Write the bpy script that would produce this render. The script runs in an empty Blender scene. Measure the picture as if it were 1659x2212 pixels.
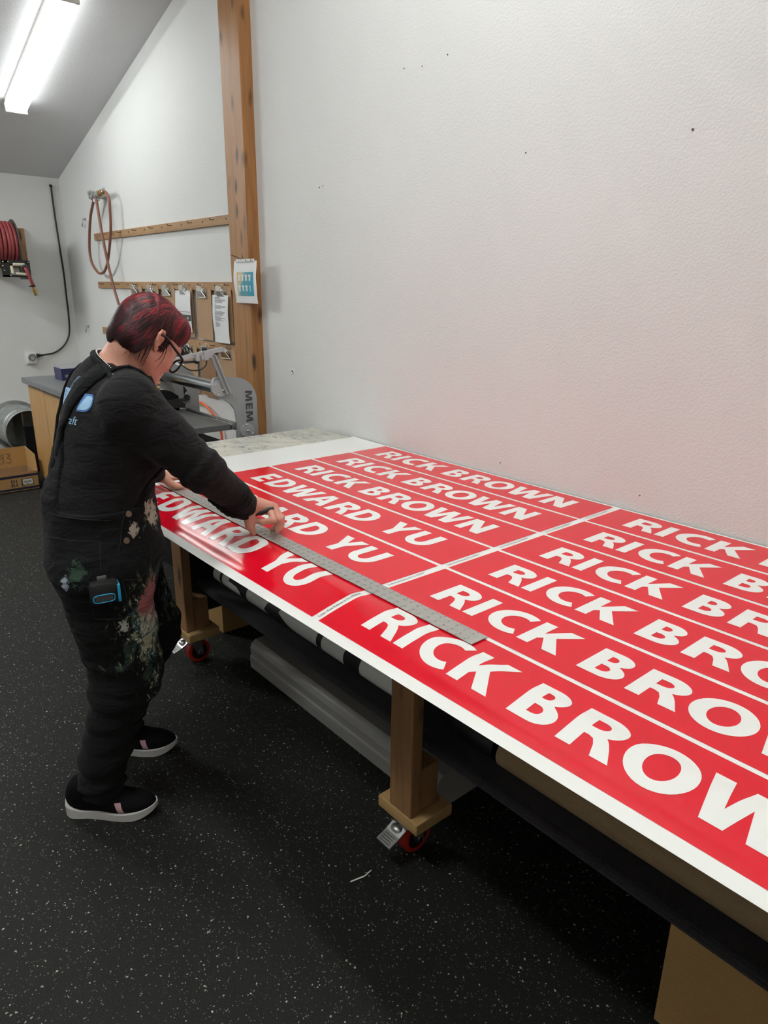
import bpy, bmesh, math, random
import numpy as np
from mathutils import Vector, Matrix

# ---------------------------------------------------------------- camera, light, exposure
SC = bpy.context.scene
COL = SC.collection
random.seed(7)
rng = np.random.RandomState(11)
RES_W, RES_H, FPX = 1659, 2212, 1492.86
YAW, PITCH, ROLL = math.radians(40.6085), math.radians(17.8691), math.radians(0.76436)
EYE = Vector((0.0, 0.0, 1.56))
fwd = Vector((-math.cos(YAW)*math.cos(PITCH), math.sin(YAW)*math.cos(PITCH), -math.sin(PITCH)))
rgt = fwd.cross(Vector((0, 0, 1))).normalized()
upv = rgt.cross(fwd)
cr, sr = math.cos(ROLL), math.sin(ROLL)
r2 = rgt*cr + upv*sr
u2 = -rgt*sr + upv*cr
cam_d = bpy.data.cameras.new('camera')
cam_d.sensor_fit = 'VERTICAL'
cam_d.sensor_height = 36.0
cam_d.lens = FPX/RES_H*36.0
cam_d.clip_start = 0.02
cam = bpy.data.objects.new('camera', cam_d)
COL.objects.link(cam)
mw = Matrix((r2, u2, -fwd)).transposed().to_4x4()
mw.translation = EYE
cam.matrix_world = mw
SC.camera = cam

SC.view_settings.view_transform = 'Standard'
SC.view_settings.look = 'None'
SC.view_settings.gamma = 1.0
SC.view_settings.use_curve_mapping = False
SC.view_settings.exposure = 0.15
COOL, WARM = (0.955, 1.0, 0.985), (1.0, 0.945, 0.84)
# fluorescent fittings on the sloping ceiling: x of middle, y, radiance of the diffuser, colour
LAMPS = [(-5.195, 1.557, 8.5, COOL), (-1.9, 1.0, 43, COOL), (1.5, 1.0, 26, WARM), (-5.9, -0.3, 66, COOL), (-1.7, -0.7, 66, COOL), (1.8, -0.7, 44, WARM)]  # fourth is an unseen fitting added to brighten the end wall
w = bpy.data.worlds.new('world')
SC.world = w
w.use_nodes = True
w.node_tree.nodes['Background'].inputs[0].default_value = (0.8, 0.85, 1.0, 1)
w.node_tree.nodes['Background'].inputs[1].default_value = 0.02

# room numbers (metres): x runs along the long wall, y towards it, z up
YW, XL, TOP = 2.14, -6.95, 0.84
CEIL_S = 0.2875
def ceil_z(x): return 2.457 + CEIL_S*(x + 6.92)

# ---------------------------------------------------------------- materials
def mat(name, color=(0.8, 0.8, 0.8), rough=0.5, metal=0.0, spec=0.5, emit=None, estr=0, sss=0, coat=0, sheen=0):
    m = bpy.data.materials.new(name)
    m.use_nodes = True
    b = m.node_tree.nodes['Principled BSDF']
    b.inputs['Base Color'].default_value = (*color, 1)
    b.inputs['Roughness'].default_value = rough
    b.inputs['Metallic'].default_value = metal
    b.inputs['Specular IOR Level'].default_value = spec
    if emit:
        b.inputs['Emission Color'].default_value = (*emit, 1)
        b.inputs['Emission Strength'].default_value = estr
    if sss:
        b.inputs['Subsurface Weight'].default_value = sss
        b.inputs['Subsurface Radius'].default_value = (0.012, 0.004, 0.002)
    if coat:
        b.inputs['Coat Weight'].default_value = coat
        b.inputs['Coat Roughness'].default_value = 0.06
    if sheen:
        b.inputs['Sheen Weight'].default_value = sheen
        b.inputs['Sheen Roughness'].default_value = 0.6
    return m
def N(m, t, **kw):
    n = m.node_tree.nodes.new(t)
    for k, v in kw.items():
        if k in n.inputs.keys() if not hasattr(n, k) else False: n.inputs[k].default_value = v
        elif hasattr(n, k): setattr(n, k, v)
        else: n.inputs[k].default_value = v
    return n
def L(m, a, b): m.node_tree.links.new(a, b)
def bsdf(m): return m.node_tree.nodes['Principled BSDF']
def coords(m, scale=(1, 1, 1), rot=(0, 0, 0), kind='Object'):
    tc = N(m, 'ShaderNodeTexCoord')
    mp = N(m, 'ShaderNodeMapping')
    mp.inputs['Scale'].default_value = scale
    mp.inputs['Rotation'].default_value = rot
    L(m, tc.outputs[kind], mp.inputs['Vector'])
    return mp.outputs['Vector']
def noise(m, vec, scale, detail=3, rough=0.5, dist=0.0):
    n = N(m, 'ShaderNodeTexNoise')
    n.inputs['Scale'].default_value = scale
    n.inputs['Detail'].default_value = detail
    n.inputs['Roughness'].default_value = rough
    n.inputs['Distortion'].default_value = dist
    L(m, vec, n.inputs['Vector'])
    return n
def ramp(m, fac, stops, interp='LINEAR'):
    r = N(m, 'ShaderNodeValToRGB')
    r.color_ramp.interpolation = interp
    els = r.color_ramp.elements
    while len(els) < len(stops): els.new(0.5)
    for e, (p, c) in zip(els, stops):
        e.position = p
        e.color = (*c, 1) if len(c) == 3 else c
    L(m, fac, r.inputs['Fac'])
    return r
def bump(m, height, strength=0.3, dist=0.002, chain=None):
    b = N(m, 'ShaderNodeBump')
    b.inputs['Strength'].default_value = strength
    b.inputs['Distance'].default_value = dist
    L(m, height, b.inputs['Height'])
    if chain: L(m, chain, b.inputs['Normal'])
    L(m, b.outputs['Normal'], bsdf(m).inputs['Normal'])
    return b.outputs['Normal']
def mixc(m, fac, a, b, mode='MIX'):
    x = N(m, 'ShaderNodeMix')
    x.data_type = 'RGBA'
    x.blend_type = mode
    for v, i in ((fac, 0), (a, 6), (b, 7)):
        if hasattr(v, 'node'): L(m, v, x.inputs[i])
        elif i == 0: x.inputs[0].default_value = v
        else: x.inputs[i].default_value = (*v, 1)
    return x.outputs[2]
def math_n(m, op, a, b=0.0, clamp=False):
    x = N(m, 'ShaderNodeMath')
    x.operation = op
    x.use_clamp = clamp
    for v, i in ((a, 0), (b, 1)):
        if hasattr(v, 'node'): L(m, v, x.inputs[i])
        else: x.inputs[i].default_value = v
    return x.outputs[0]

M = {}
def wall_mat(name, col, amp):
    m = mat(name, col, 0.62, spec=0.3)
    v = coords(m)
    n1 = noise(m, v, 120, 2, 0.55)
    r1 = ramp(m, n1.outputs['Fac'], [(0.38, (0, 0, 0)), (0.62, (1, 1, 1))])
    n2 = noise(m, v, 320, 2)
    h = math_n(m, 'ADD', r1.outputs['Color'], math_n(m, 'MULTIPLY', n2.outputs['Fac'], 0.35))
    bump(m, h, amp, 0.0022)
    n3 = noise(m, v, 1.3, 3)
    c = ramp(m, n3.outputs['Fac'], [(0.3, tuple(x*0.955 for x in col)), (0.7, col)])
    L(m, c.outputs['Color'], bsdf(m).inputs['Base Color'])
    return m
M['wall'] = wall_mat('wall_paint', (0.75, 0.75, 0.735), 0.22)
M['ceiling'] = wall_mat('ceiling_paint', (0.70, 0.70, 0.71), 0.25)

def floor_mat():
    m = mat('rubber_floor', (0.02, 0.021, 0.02), 0.66, spec=0.25)
    v = coords(m)
    out = None
    base = noise(m, v, 260, 3)
    basec = ramp(m, base.outputs['Fac'], [(0.3, (0.004, 0.0042, 0.0036)), (0.75, (0.017, 0.0175, 0.0148))])
    cur = basec.outputs['Color']
    for sc, keep, size, colr in ((80, 0.40, 0.15, (0.36, 0.355, 0.29)), (150, 0.50, 0.19, (0.20, 0.20, 0.165)), (58, 0.15, 0.12, (0.52, 0.51, 0.43))):
        vo = N(m, 'ShaderNodeTexVoronoi')
        vo.inputs['Scale'].default_value = sc
        dn = noise(m, v, sc*1.9, 1)
        vv = N(m, 'ShaderNodeVectorMath'); vv.operation = 'MULTIPLY_ADD'
        L(m, dn.outputs['Color'], vv.inputs[0]); vv.inputs[1].default_value = (0.008,)*3; L(m, v, vv.inputs[2])
        L(m, vv.outputs[0], vo.inputs['Vector'])
        sep = N(m, 'ShaderNodeSeparateColor'); L(m, vo.outputs['Color'], sep.inputs[0])
        a = math_n(m, 'LESS_THAN', sep.outputs[0], keep)
        rad = math_n(m, 'MULTIPLY', sep.outputs[1], size)
        rad = math_n(m, 'ADD', rad, size*0.45)
        b = math_n(m, 'LESS_THAN', vo.outputs['Distance'], rad)
        f = math_n(m, 'MULTIPLY', a, b)
        cur = mixc(m, f, cur, colr)
    L(m, cur, bsdf(m).inputs['Base Color'])
    bump(m, base.outputs['Fac'], 0.35, 0.002)
    return m
M['floor'] = floor_mat()

def wood_mat(name, c1, c2, axis=2, scale=1.0, rough=0.45, knots=False, dark=(0.05, 0.022, 0.008)):
    m = mat(name, c1, rough)
    s = [26*scale]*3; s[axis] = 1.6*scale
    v = coords(m, tuple(s))
    n = noise(m, v, 1.0, 5, 0.6, 0.6)
    r = ramp(m, n.outputs['Fac'], [(0.28, c2), (0.5, c1), (0.75, tuple(min(1, x*1.2) for x in c1))])
    s2 = [150*scale]*3; s2[axis] = 4*scale
    n2 = noise(m, coords(m, tuple(s2)), 1.0, 2)
    c = mixc(m, 0.35, r.outputs['Color'], ramp(m, n2.outputs['Fac'], [(0.3, tuple(x*0.55 for x in c1)), (0.7, tuple(min(1, x*1.25) for x in c1))]).outputs['Color'])
    if knots:
        s3 = [13.0]*3; s3[axis] = 4.2
        vo = N(m, 'ShaderNodeTexVoronoi'); vo.inputs['Scale'].default_value = 1.0
        nn = noise(m, coords(m), 7, 2)
        vv = N(m, 'ShaderNodeVectorMath'); vv.operation = 'MULTIPLY_ADD'
        L(m, nn.outputs['Color'], vv.inputs[0]); vv.inputs[1].default_value = (0.25,)*3; L(m, coords(m, tuple(s3)), vv.inputs[2])
        L(m, vv.outputs[0], vo.inputs['Vector'])
        k = ramp(m, vo.outputs['Distance'], [(0.10, (1, 1, 1)), (0.26, (0, 0, 0))])
        c = mixc(m, k.outputs['Color'], c, dark)
    L(m, c, bsdf(m).inputs['Base Color'])
    bump(m, n2.outputs['Fac'], 0.12, 0.001)
    return m
M['post'] = wood_mat('stained_post_wood', (0.37, 0.170, 0.055), (0.20, 0.075, 0.02), 2, 1.0, 0.4, True)
M['rail'] = wood_mat('rail_hardboard', (0.40, 0.235, 0.115), (0.30, 0.165, 0.075), 0, 0.6, 0.6)
M['leg'] = wood_mat('table_leg_wood', (0.31, 0.160, 0.066), (0.185, 0.088, 0.034), 2, 1.2, 0.6, True)
M['foot'] = wood_mat('foot_block_wood', (0.50, 0.31, 0.125), (0.37, 0.21, 0.08), 0, 1.2, 0.6)
M['cabinet'] = wood_mat('cabinet_oak_veneer', (0.52, 0.29, 0.10), (0.44, 0.23, 0.075), 2, 1.6, 0.42)
M['hardboard'] = mat('clipboard_hardboard', (0.44, 0.275, 0.15), 0.55)
M['hardboard_dark'] = mat('clipboard_dark_hardboard', (0.30, 0.16, 0.075), 0.55)
for k in ('hardboard', 'hardboard_dark'):
    m = M[k]; n = noise(m, coords(m), 350, 3)
    c0 = tuple(bsdf(m).inputs['Base Color'].default_value)[:3]
    L(m, ramp(m, n.outputs['Fac'], [(0.3, tuple(x*0.8 for x in c0)), (0.7, tuple(x*1.12 for x in c0))]).outputs['Color'], bsdf(m).inputs['Base Color'])
M['chrome'] = mat('chrome', (0.78, 0.78, 0.76), 0.18, 1.0)
M['steel'] = mat('brushed_steel', (0.55, 0.55, 0.54), 0.35, 1.0)
M['galv'] = mat('galvanised_steel', (0.52, 0.54, 0.54), 0.45, 0.85)
m = M['galv']; n = noise(m, coords(m), 14, 4)
L(m, ramp(m, n.outputs['Fac'], [(0.3, (0.36, 0.38, 0.38)), (0.7, (0.60, 0.62, 0.61))]).outputs['Color'], bsdf(m).inputs['Base Color'])
M['black'] = mat('black_plastic', (0.012, 0.012, 0.013), 0.45)
M['black_matte'] = mat('black_matte', (0.008, 0.008, 0.009), 0.9, spec=0.2)
M['rubber'] = mat('black_rubber', (0.010, 0.010, 0.010), 0.6)
M['red_wheel'] = mat('red_wheel', (0.42, 0.018, 0.012), 0.4)
M['red_hose'] = mat('red_rubber_hose', (0.33, 0.055, 0.06), 0.55)
M['brown_hose'] = mat('brown_rubber_hose', (0.24, 0.095, 0.065), 0.5)
M['brass'] = mat('brass', (0.62, 0.42, 0.17), 0.3, 1.0)
M['cream'] = mat('cream_plastic', (0.72, 0.70, 0.55), 0.5)
M['white_plastic'] = mat('white_plastic', (0.75, 0.76, 0.74), 0.45)
M['grey_paint'] = mat('grey_machine_paint', (0.285, 0.295, 0.30), 0.42)
M['grey_dark'] = mat('dark_grey_laminate', (0.105, 0.108, 0.11), 0.5)
M['grey_light'] = mat('light_grey_metal', (0.42, 0.43, 0.44), 0.4, 0.3)
M['roller'] = mat('steel_roller', (0.30, 0.31, 0.32), 0.22, 1.0)
M['orange'] = mat('orange_cord', (0.75, 0.12, 0.03), 0.5)
M['counter'] = mat('grey_countertop', (0.17, 0.175, 0.18), 0.4)
M['paper'] = mat('white_paper', (0.80, 0.80, 0.80), 0.7)
M['ink'] = mat('printed_ink', (0.06, 0.06, 0.065), 0.7)
M['ink_soft'] = mat('grey_ink', (0.25, 0.25, 0.26), 0.7)
def card_mat(name, c):
    m = mat(name, c, 0.8, spec=0.2)
    n = noise(m, coords(m), 180, 3); n2 = noise(m, coords(m, (3, 3, 60)), 6, 2)
    f = math_n(m, 'ADD', math_n(m, 'MULTIPLY', n.outputs['Fac'], 0.5), math_n(m, 'MULTIPLY', n2.outputs['Fac'], 0.5))
    L(m, ramp(m, f, [(0.3, tuple(x*0.85 for x in c)), (0.7, tuple(x*1.1 for x in c))]).outputs['Color'], bsdf(m).inputs['Base Color'])
    return m
M['card'] = card_mat('corrugated_cardboard', (0.48, 0.29, 0.115))
M['card_in'] = card_mat('cardboard_inside', (0.36, 0.235, 0.13))
M['kraft'] = card_mat('kraft_paper', (0.36, 0.25, 0.14))
M['navy'] = mat('navy_print', (0.014, 0.016, 0.05), 0.6)
M['trough'] = mat('grey_vinyl', (0.40, 0.39, 0.365), 0.45)
M['carpet'] = mat('black_carpet', (0.017, 0.015, 0.018), 0.95, spec=0.1, sheen=0.15)
m = M['carpet']; n = noise(m, coords(m), 420, 3); bump(m, n.outputs['Fac'], 0.8, 0.004)
L(m, ramp(m, n.outputs['Fac'], [(0.35, (0.008, 0.007, 0.009)), (0.75, (0.035, 0.030, 0.036))]).outputs['Color'], bsdf(m).inputs['Base Color'])
def top_mat():
    m = mat('worn_white_board', (0.62, 0.60, 0.52), 0.5)
    v = coords(m, (1.0, 1.6, 1))
    a = noise(m, v, 7, 5, 0.6, 0.4); b = noise(m, v, 24, 5, 0.65, 1.0)
    c = ramp(m, a.outputs['Fac'], [(0.28, (0.34, 0.34, 0.33)), (0.46, (0.52, 0.51, 0.45)), (0.7, (0.66, 0.64, 0.53))])
    d = ramp(m, b.outputs['Fac'], [(0.34, (1, 1, 1)), (0.46, (0, 0, 0))])
    L(m, mixc(m, d.outputs['Color'], c.outputs['Color'], (0.22, 0.22, 0.24)), bsdf(m).inputs['Base Color'])
    return m
M['board'] = top_mat()
def vinyl(name, c):
    m = mat(name, c, 0.14, spec=0.45)
    n = noise(m, coords(m), 3.2, 2); bump(m, n.outputs['Fac'], 0.10, 0.01)
    return m
M['vinyl_white'] = vinyl('white_vinyl', (0.86, 0.87, 0.84))
M['vinyl_red'] = vinyl('red_vinyl_print', (0.70, 0.005, 0.020))
M['vinyl_letter'] = vinyl('white_vinyl_lettering', (0.86, 0.87, 0.84))
M['ruler'] = mat('aluminium', (0.56, 0.55, 0.52), 0.42, 0.75)
m = M['ruler']; n = noise(m, coords(m, (3, 40, 1)), 12, 4)
L(m, ramp(m, n.outputs['Fac'], [(0.3, (0.44, 0.43, 0.40)), (0.7, (0.62, 0.61, 0.58))]).outputs['Color'], bsdf(m).inputs['Base Color'])
M['ruler_ink'] = mat('worn_ruler_marks', (0.10, 0.10, 0.10), 0.6)
M['lamp_lens'] = mat('lit_diffuser', (0.9, 0.9, 0.9), 0.5, emit=LAMPS[0][3], estr=LAMPS[0][2])
M['lamp_housing'] = mat('white_lamp_housing', (0.80, 0.79, 0.75), 0.4)
M['dark_hole'] = mat('dark_hole', (0.10, 0.10, 0.10), 0.9)
# clothing and skin
M['skin'] = mat('skin', (0.62, 0.31, 0.225), 0.48, spec=0.4, sss=0.12)
m = M['skin']; n = noise(m, coords(m), 38, 3)
L(m, ramp(m, n.outputs['Fac'], [(0.3, (0.58, 0.275, 0.20)), (0.7, (0.66, 0.345, 0.255))]).outputs['Color'], bsdf(m).inputs['Base Color'])
def cloth(name, c, sheen=0.2, sc=900):
    m = mat(name, c, 0.92, spec=0.15, sheen=sheen)
    v = coords(m)
    n = noise(m, v, sc, 2); nb = bump(m, n.outputs['Fac'], 0.5, 0.0012)
    n2 = noise(m, coords(m, (1, 1, 2.2)), 13, 3, 0.5, 1.2)
    bump(m, n2.outputs['Fac'], 0.55, 0.02, nb)
    return m
M['shirt'] = cloth('black_jersey', (0.0105, 0.0098, 0.0108), 0.05)
def denim_mat():
    m = cloth('paint_splattered_black_denim', (0.007, 0.007, 0.0075), 0.03, 700)
    geo = N(m, 'ShaderNodeTexCoord')
    v = geo.outputs['Object']
    def blob(center, radius, sq=(1, 1, 1)):
        sub = N(m, 'ShaderNodeVectorMath'); sub.operation = 'SUBTRACT'; L(m, v, sub.inputs[0]); sub.inputs[1].default_value = center
        mul = N(m, 'ShaderNodeVectorMath'); mul.operation = 'MULTIPLY'; L(m, sub.outputs[0], mul.inputs[0]); mul.inputs[1].default_value = sq
        ln = N(m, 'ShaderNodeVectorMath'); ln.operation = 'LENGTH'; L(m, mul.outputs[0], ln.inputs[0])
        mr = N(m, 'ShaderNodeMapRange'); L(m, ln.outputs['Value'], mr.inputs['Value'])
        mr.inputs['From Min'].default_value = radius; mr.inputs['From Max'].default_value = 0.0
        return mr.outputs[0]
    # the splattered area is the front and outside of the thighs
    reg = math_n(m, 'MAXIMUM', blob((-1.790, 0.660, 0.64), 0.26, (1.15, 1.15, 0.8)), blob((-2.06, 0.84, 0.66), 0.25, (1.2, 1.4, 0.75)))
    reg2 = math_n(m, 'MAXIMUM', blob((-1.825, 0.712, 0.945), 0.12, (1.1, 1.1, 0.9)), blob((-1.80, 0.65, 0.46), 0.16, (1.4, 1.4, 0.6)))
    reg = math_n(m, 'MAXIMUM', reg, math_n(m, 'MULTIPLY', reg2, 0.75))
    reg = math_n(m, 'MAXIMUM', reg, math_n(m, 'MULTIPLY', blob((-1.755, 0.56, 0.78), 0.16, (1, 1, 0.8)), 0.45))
    cur = (0.007, 0.0072, 0.0078)
    base = N(m, 'ShaderNodeRGB'); base.outputs[0].default_value = (*cur, 1); cur = base.outputs[0]
    for seed, sc, thr, colr in ((1.3, 26, 0.79, (0.035, 0.06, 0.045)), (4.1, 34, 0.83, (0.10, 0.10, 0.045)), (7.7, 44, 0.86, (0.035, 0.10, 0.10)),
                                (2.2, 52, 0.86, (0.30, 0.30, 0.20)), (9.4, 70, 0.90, (0.52, 0.52, 0.46)), (5.0, 110, 0.92, (0.62, 0.62, 0.56))):
        mp = N(m, 'ShaderNodeMapping'); L(m, v, mp.inputs['Vector']); mp.inputs['Location'].default_value = (seed*3.1, seed*1.7, seed); mp.inputs['Scale'].default_value = (1, 1, 0.62)
        nz = noise(m, mp.outputs['Vector'], sc, 3, 0.55, 0.8)
        s = math_n(m, 'ADD', nz.outputs['Fac'], math_n(m, 'MULTIPLY', reg, 0.455))
        cur = mixc(m, math_n(m, 'MULTIPLY', math_n(m, 'SUBTRACT', s, thr), 14.0, True), cur, colr)
    pk = blob((-1.787, 0.668, 0.715), 0.105, (1.0, 1.0, 0.85))
    nz = noise(m, v, 45, 3, 0.6, 0.5)
    cur = mixc(m, math_n(m, 'MULTIPLY', math_n(m, 'SUBTRACT', math_n(m, 'ADD', nz.outputs['Fac'], math_n(m, 'MULTIPLY', pk, 0.6)), 0.83), 12.0, True), cur, (0.42, 0.12, 0.13))
    nzf = noise(m, v, 85, 3, 0.6, 0.6)
    for cpt, rad, colr in (((-1.780, 0.636, 0.930), 0.022, (0.50, 0.47, 0.38)), ((-1.761, 0.572, 0.666), 0.022, (0.50, 0.52, 0.48)), ((-1.780, 0.639, 0.593), 0.028, (0.50, 0.48, 0.34)),
                           ((-1.815, 0.452, 0.812), 0.020, (0.30, 0.34, 0.40)), ((-1.789, 0.478, 0.841), 0.036, (0.035, 0.065, 0.045)), ((-1.826, 0.710, 0.950), 0.040, (0.55, 0.52, 0.44)), ((-1.814, 0.691, 0.975), 0.026, (0.55, 0.52, 0.44)),
                           ((-1.778, 0.661, 0.742), 0.040, (0.42, 0.13, 0.13)), ((-1.767, 0.634, 0.713), 0.032, (0.42, 0.13, 0.13))):
        bl = blob(cpt, rad*1.35, (1, 1, 0.75))
        cur = mixc(m, math_n(m, 'MULTIPLY', math_n(m, 'SUBTRACT', math_n(m, 'ADD', math_n(m, 'MULTIPLY', nzf.outputs['Fac'], 2.0), bl), 1.52), 9.0, True), cur, colr)
    L(m, cur, bsdf(m).inputs['Base Color'])
    return m
M['seam'] = mat('worn_denim_seam', (0.030, 0.030, 0.031), 0.9, spec=0.15)
M['denim'] = denim_mat()
def hair_mat():
    m = mat('red_dyed_hair', (0.10, 0.012, 0.018), 0.46, spec=0.28)
    # object axes: x forward, y up the skull, z to her right; strands fall down and back
    tco = N(m, 'ShaderNodeTexCoord')
    def along(k1, ks, k2):
        cb = N(m, 'ShaderNodeCombineXYZ')
        for i, (d, k) in enumerate((((0.98, 0.17, -0.10), k1), ((0.0, -0.82, -0.56), ks), ((0.0, 0.56, -0.82), k2))):
            dt = N(m, 'ShaderNodeVectorMath'); dt.operation = 'DOT_PRODUCT'; L(m, tco.outputs['Object'], dt.inputs[0]); dt.inputs[1].default_value = tuple(x*k for x in d)
            L(m, dt.outputs['Value'], cb.inputs[i])
        return cb.outputs[0]
    n = noise(m, along(95, 7, 9), 1.0, 6, 0.72, 0.5)
    n2 = noise(m, along(420, 10, 12), 1.0, 3, 0.6)
    f = math_n(m, 'ADD', math_n(m, 'MULTIPLY', n.outputs['Fac'], 0.75), math_n(m, 'MULTIPLY', n2.outputs['Fac'], 0.25))
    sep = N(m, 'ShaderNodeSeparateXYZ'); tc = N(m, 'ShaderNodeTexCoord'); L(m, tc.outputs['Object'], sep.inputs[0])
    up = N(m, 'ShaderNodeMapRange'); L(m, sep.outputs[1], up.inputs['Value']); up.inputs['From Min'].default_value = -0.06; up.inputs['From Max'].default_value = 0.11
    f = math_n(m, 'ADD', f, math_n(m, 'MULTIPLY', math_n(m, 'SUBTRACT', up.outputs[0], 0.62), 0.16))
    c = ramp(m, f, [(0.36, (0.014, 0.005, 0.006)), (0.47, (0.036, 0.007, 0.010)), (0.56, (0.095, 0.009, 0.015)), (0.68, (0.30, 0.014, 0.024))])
    L(m, c.outputs['Color'], bsdf(m).inputs['Base Color'])
    bump(m, n2.outputs['Fac'], 0.5, 0.002)
    return m
M['hair'] = hair_mat()
def strand_mat():
    m = mat('red_dyed_strands', (0.1, 0.01, 0.015), 0.42, spec=0.3)
    g = N(m, 'ShaderNodeNewGeometry')
    tc = N(m, 'ShaderNodeTexCoord')
    mp = N(m, 'ShaderNodeMapping'); L(m, tc.outputs['Object'], mp.inputs['Vector']); mp.inputs['Scale'].default_value = (30, 13, 16)
    n = noise(m, mp.outputs['Vector'], 1.0, 2, 0.5, 0.3)
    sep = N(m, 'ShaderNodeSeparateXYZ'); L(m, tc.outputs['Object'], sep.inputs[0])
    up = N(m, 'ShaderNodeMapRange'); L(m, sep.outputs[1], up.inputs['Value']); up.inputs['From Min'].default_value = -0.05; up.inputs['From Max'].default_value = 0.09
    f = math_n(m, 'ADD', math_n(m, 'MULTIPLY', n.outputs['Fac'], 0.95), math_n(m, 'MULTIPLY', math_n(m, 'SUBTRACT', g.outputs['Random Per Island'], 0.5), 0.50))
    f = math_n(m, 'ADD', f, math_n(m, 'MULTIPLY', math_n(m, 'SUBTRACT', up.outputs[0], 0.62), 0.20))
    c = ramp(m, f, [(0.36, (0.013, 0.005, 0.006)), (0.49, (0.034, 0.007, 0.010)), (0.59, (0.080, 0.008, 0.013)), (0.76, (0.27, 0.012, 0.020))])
    L(m, c.outputs['Color'], bsdf(m).inputs['Base Color'])
    return m
M['strand'] = strand_mat()
M['sole'] = mat('white_sole', (0.70, 0.69, 0.68), 0.5)
M['knit'] = mat('black_knit', (0.006, 0.006, 0.007), 0.9, spec=0.1)
M['pink'] = mat('pink_tab', (0.62, 0.36, 0.40), 0.6)
M['print_blue'] = mat('pale_blue_print', (0.38, 0.62, 0.86), 0.7)
M['print_mid'] = mat('mid_blue_print', (0.10, 0.22, 0.50), 0.7)
M['print_grey'] = mat('grey_blue_print', (0.10, 0.14, 0.22), 0.7)
M['cyan'] = mat('cyan_plastic', (0.03, 0.36, 0.62), 0.4)
M['glass'] = mat('spectacle_lens', (0.9, 0.9, 0.9), 0.05)
bsdf(M['glass']).inputs['Transmission Weight'].default_value = 1.0
bsdf(M['glass']).inputs['IOR'].default_value = 1.05

# ---------------------------------------------------------------- helpers
def V(*a): return Vector(a)
def tag(o, label=None, cat=None, group=None, kind=None):
    if label: o['label'] = label
    if cat: o['category'] = cat
    if group: o['group'] = group
    if kind: o['kind'] = kind
    return o
def thing(name, label, cat, loc=(0, 0, 0), rotz=0, group=None):
    o = bpy.data.objects.new(name, None)
    COL.objects.link(o)
    o.empty_display_size = 0.05
    o.location = loc
    o.rotation_euler = (0, 0, rotz)
    return tag(o, label, cat, group)
def obj(name, bm, m, parent=None, smooth=False, world=True, me=None):
    """Link a bmesh as one object. Vertices are in world space when world is True, else in the parent's space."""
    if me is None:
        me = bpy.data.meshes.new(name)
        bmesh.ops.recalc_face_normals(bm, faces=bm.faces)
        bm.to_mesh(me); bm.free()
    ms = m if isinstance(m, (list, tuple)) else [m]
    for x in ms: me.materials.append(x)
    if smooth is True:
        for p in me.polygons: p.use_smooth = True
    elif smooth:
        for p in me.polygons: p.use_smooth = True
        me.set_sharp_from_angle(angle=math.radians(smooth))
    o = bpy.data.objects.new(name, me)
    COL.objects.link(o)
    if parent is not None:
        o.parent = parent
        if world:
            o.matrix_parent_inverse = world_of(parent).inverted()
    return o
def world_of(p):
    loc = Matrix.LocRotScale(p.location, p.rotation_euler if p.rotation_mode != 'QUATERNION' else p.rotation_quaternion, p.scale)
    if p.parent is None: return loc
    return world_of(p.parent) @ p.matrix_parent_inverse @ loc
def dup(root, loc, rotz=0, label=None):
    r = root.copy(); COL.objects.link(r); r.location = loc; r.rotation_euler = (0, 0, rotz)
    if label: r['label'] = label
    for ch in root.children:
        c = ch.copy(); COL.objects.link(c); c.parent = r
        for g in ch.children:
            d = g.copy(); COL.objects.link(d); d.parent = c
    return r
def struct(name, bm, m, label=None):
    o = obj(name, bm, m)
    o['kind'] = 'structure'
    if label: o['label'] = label
    return o
def NB(): return bmesh.new()
def box(bm, lo, hi, bev=0.0, mi=0, mx=None):
    c = [(a+b)/2 for a, b in zip(lo, hi)]; s = [abs(b-a) for a, b in zip(lo, hi)]
    mt = Matrix.Translation(c) @ Matrix.Diagonal((*s, 1))
    if mx is not None: mt = mx @ mt
    r = bmesh.ops.create_cube(bm, size=1.0, matrix=mt)
    fs = {f for v in r['verts'] for f in v.link_faces}
    if bev > 0:
        es = list({e for v in r['verts'] for e in v.link_edges})
        rb = bmesh.ops.bevel(bm, geom=es, offset=bev, segments=2, profile=0.6, affect='EDGES')
        fs = set(rb['faces']) | {f for f in fs if f.is_valid}
    for f in fs: f.material_index = mi
    return fs
def cyl(bm, a, b, r0, r1=None, seg=20, mi=0, caps=True):
    a, b = Vector(a), Vector(b)
    d = b - a
    r1 = r0 if r1 is None else r1
    q = d.to_track_quat('Z', 'Y').to_matrix().to_4x4()
    res = bmesh.ops.create_cone(bm, cap_ends=caps, segments=seg, radius1=r0, radius2=r1, depth=d.length, matrix=Matrix.Translation((a+b)/2) @ q)
    for f in {f for v in res['verts'] for f in v.link_faces}: f.material_index = mi
def sph(bm, c, r, scale=(1, 1, 1), seg=14, mi=0, mx=None):
    mt = Matrix.Translation(c) @ (mx if mx is not None else Matrix()) @ Matrix.Diagonal((*scale, 1))
    res = bmesh.ops.create_uvsphere(bm, u_segments=seg, v_segments=max(6, seg*2//3), radius=r, matrix=mt)
    for f in {f for v in res['verts'] for f in v.link_faces}: f.material_index = mi
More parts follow.
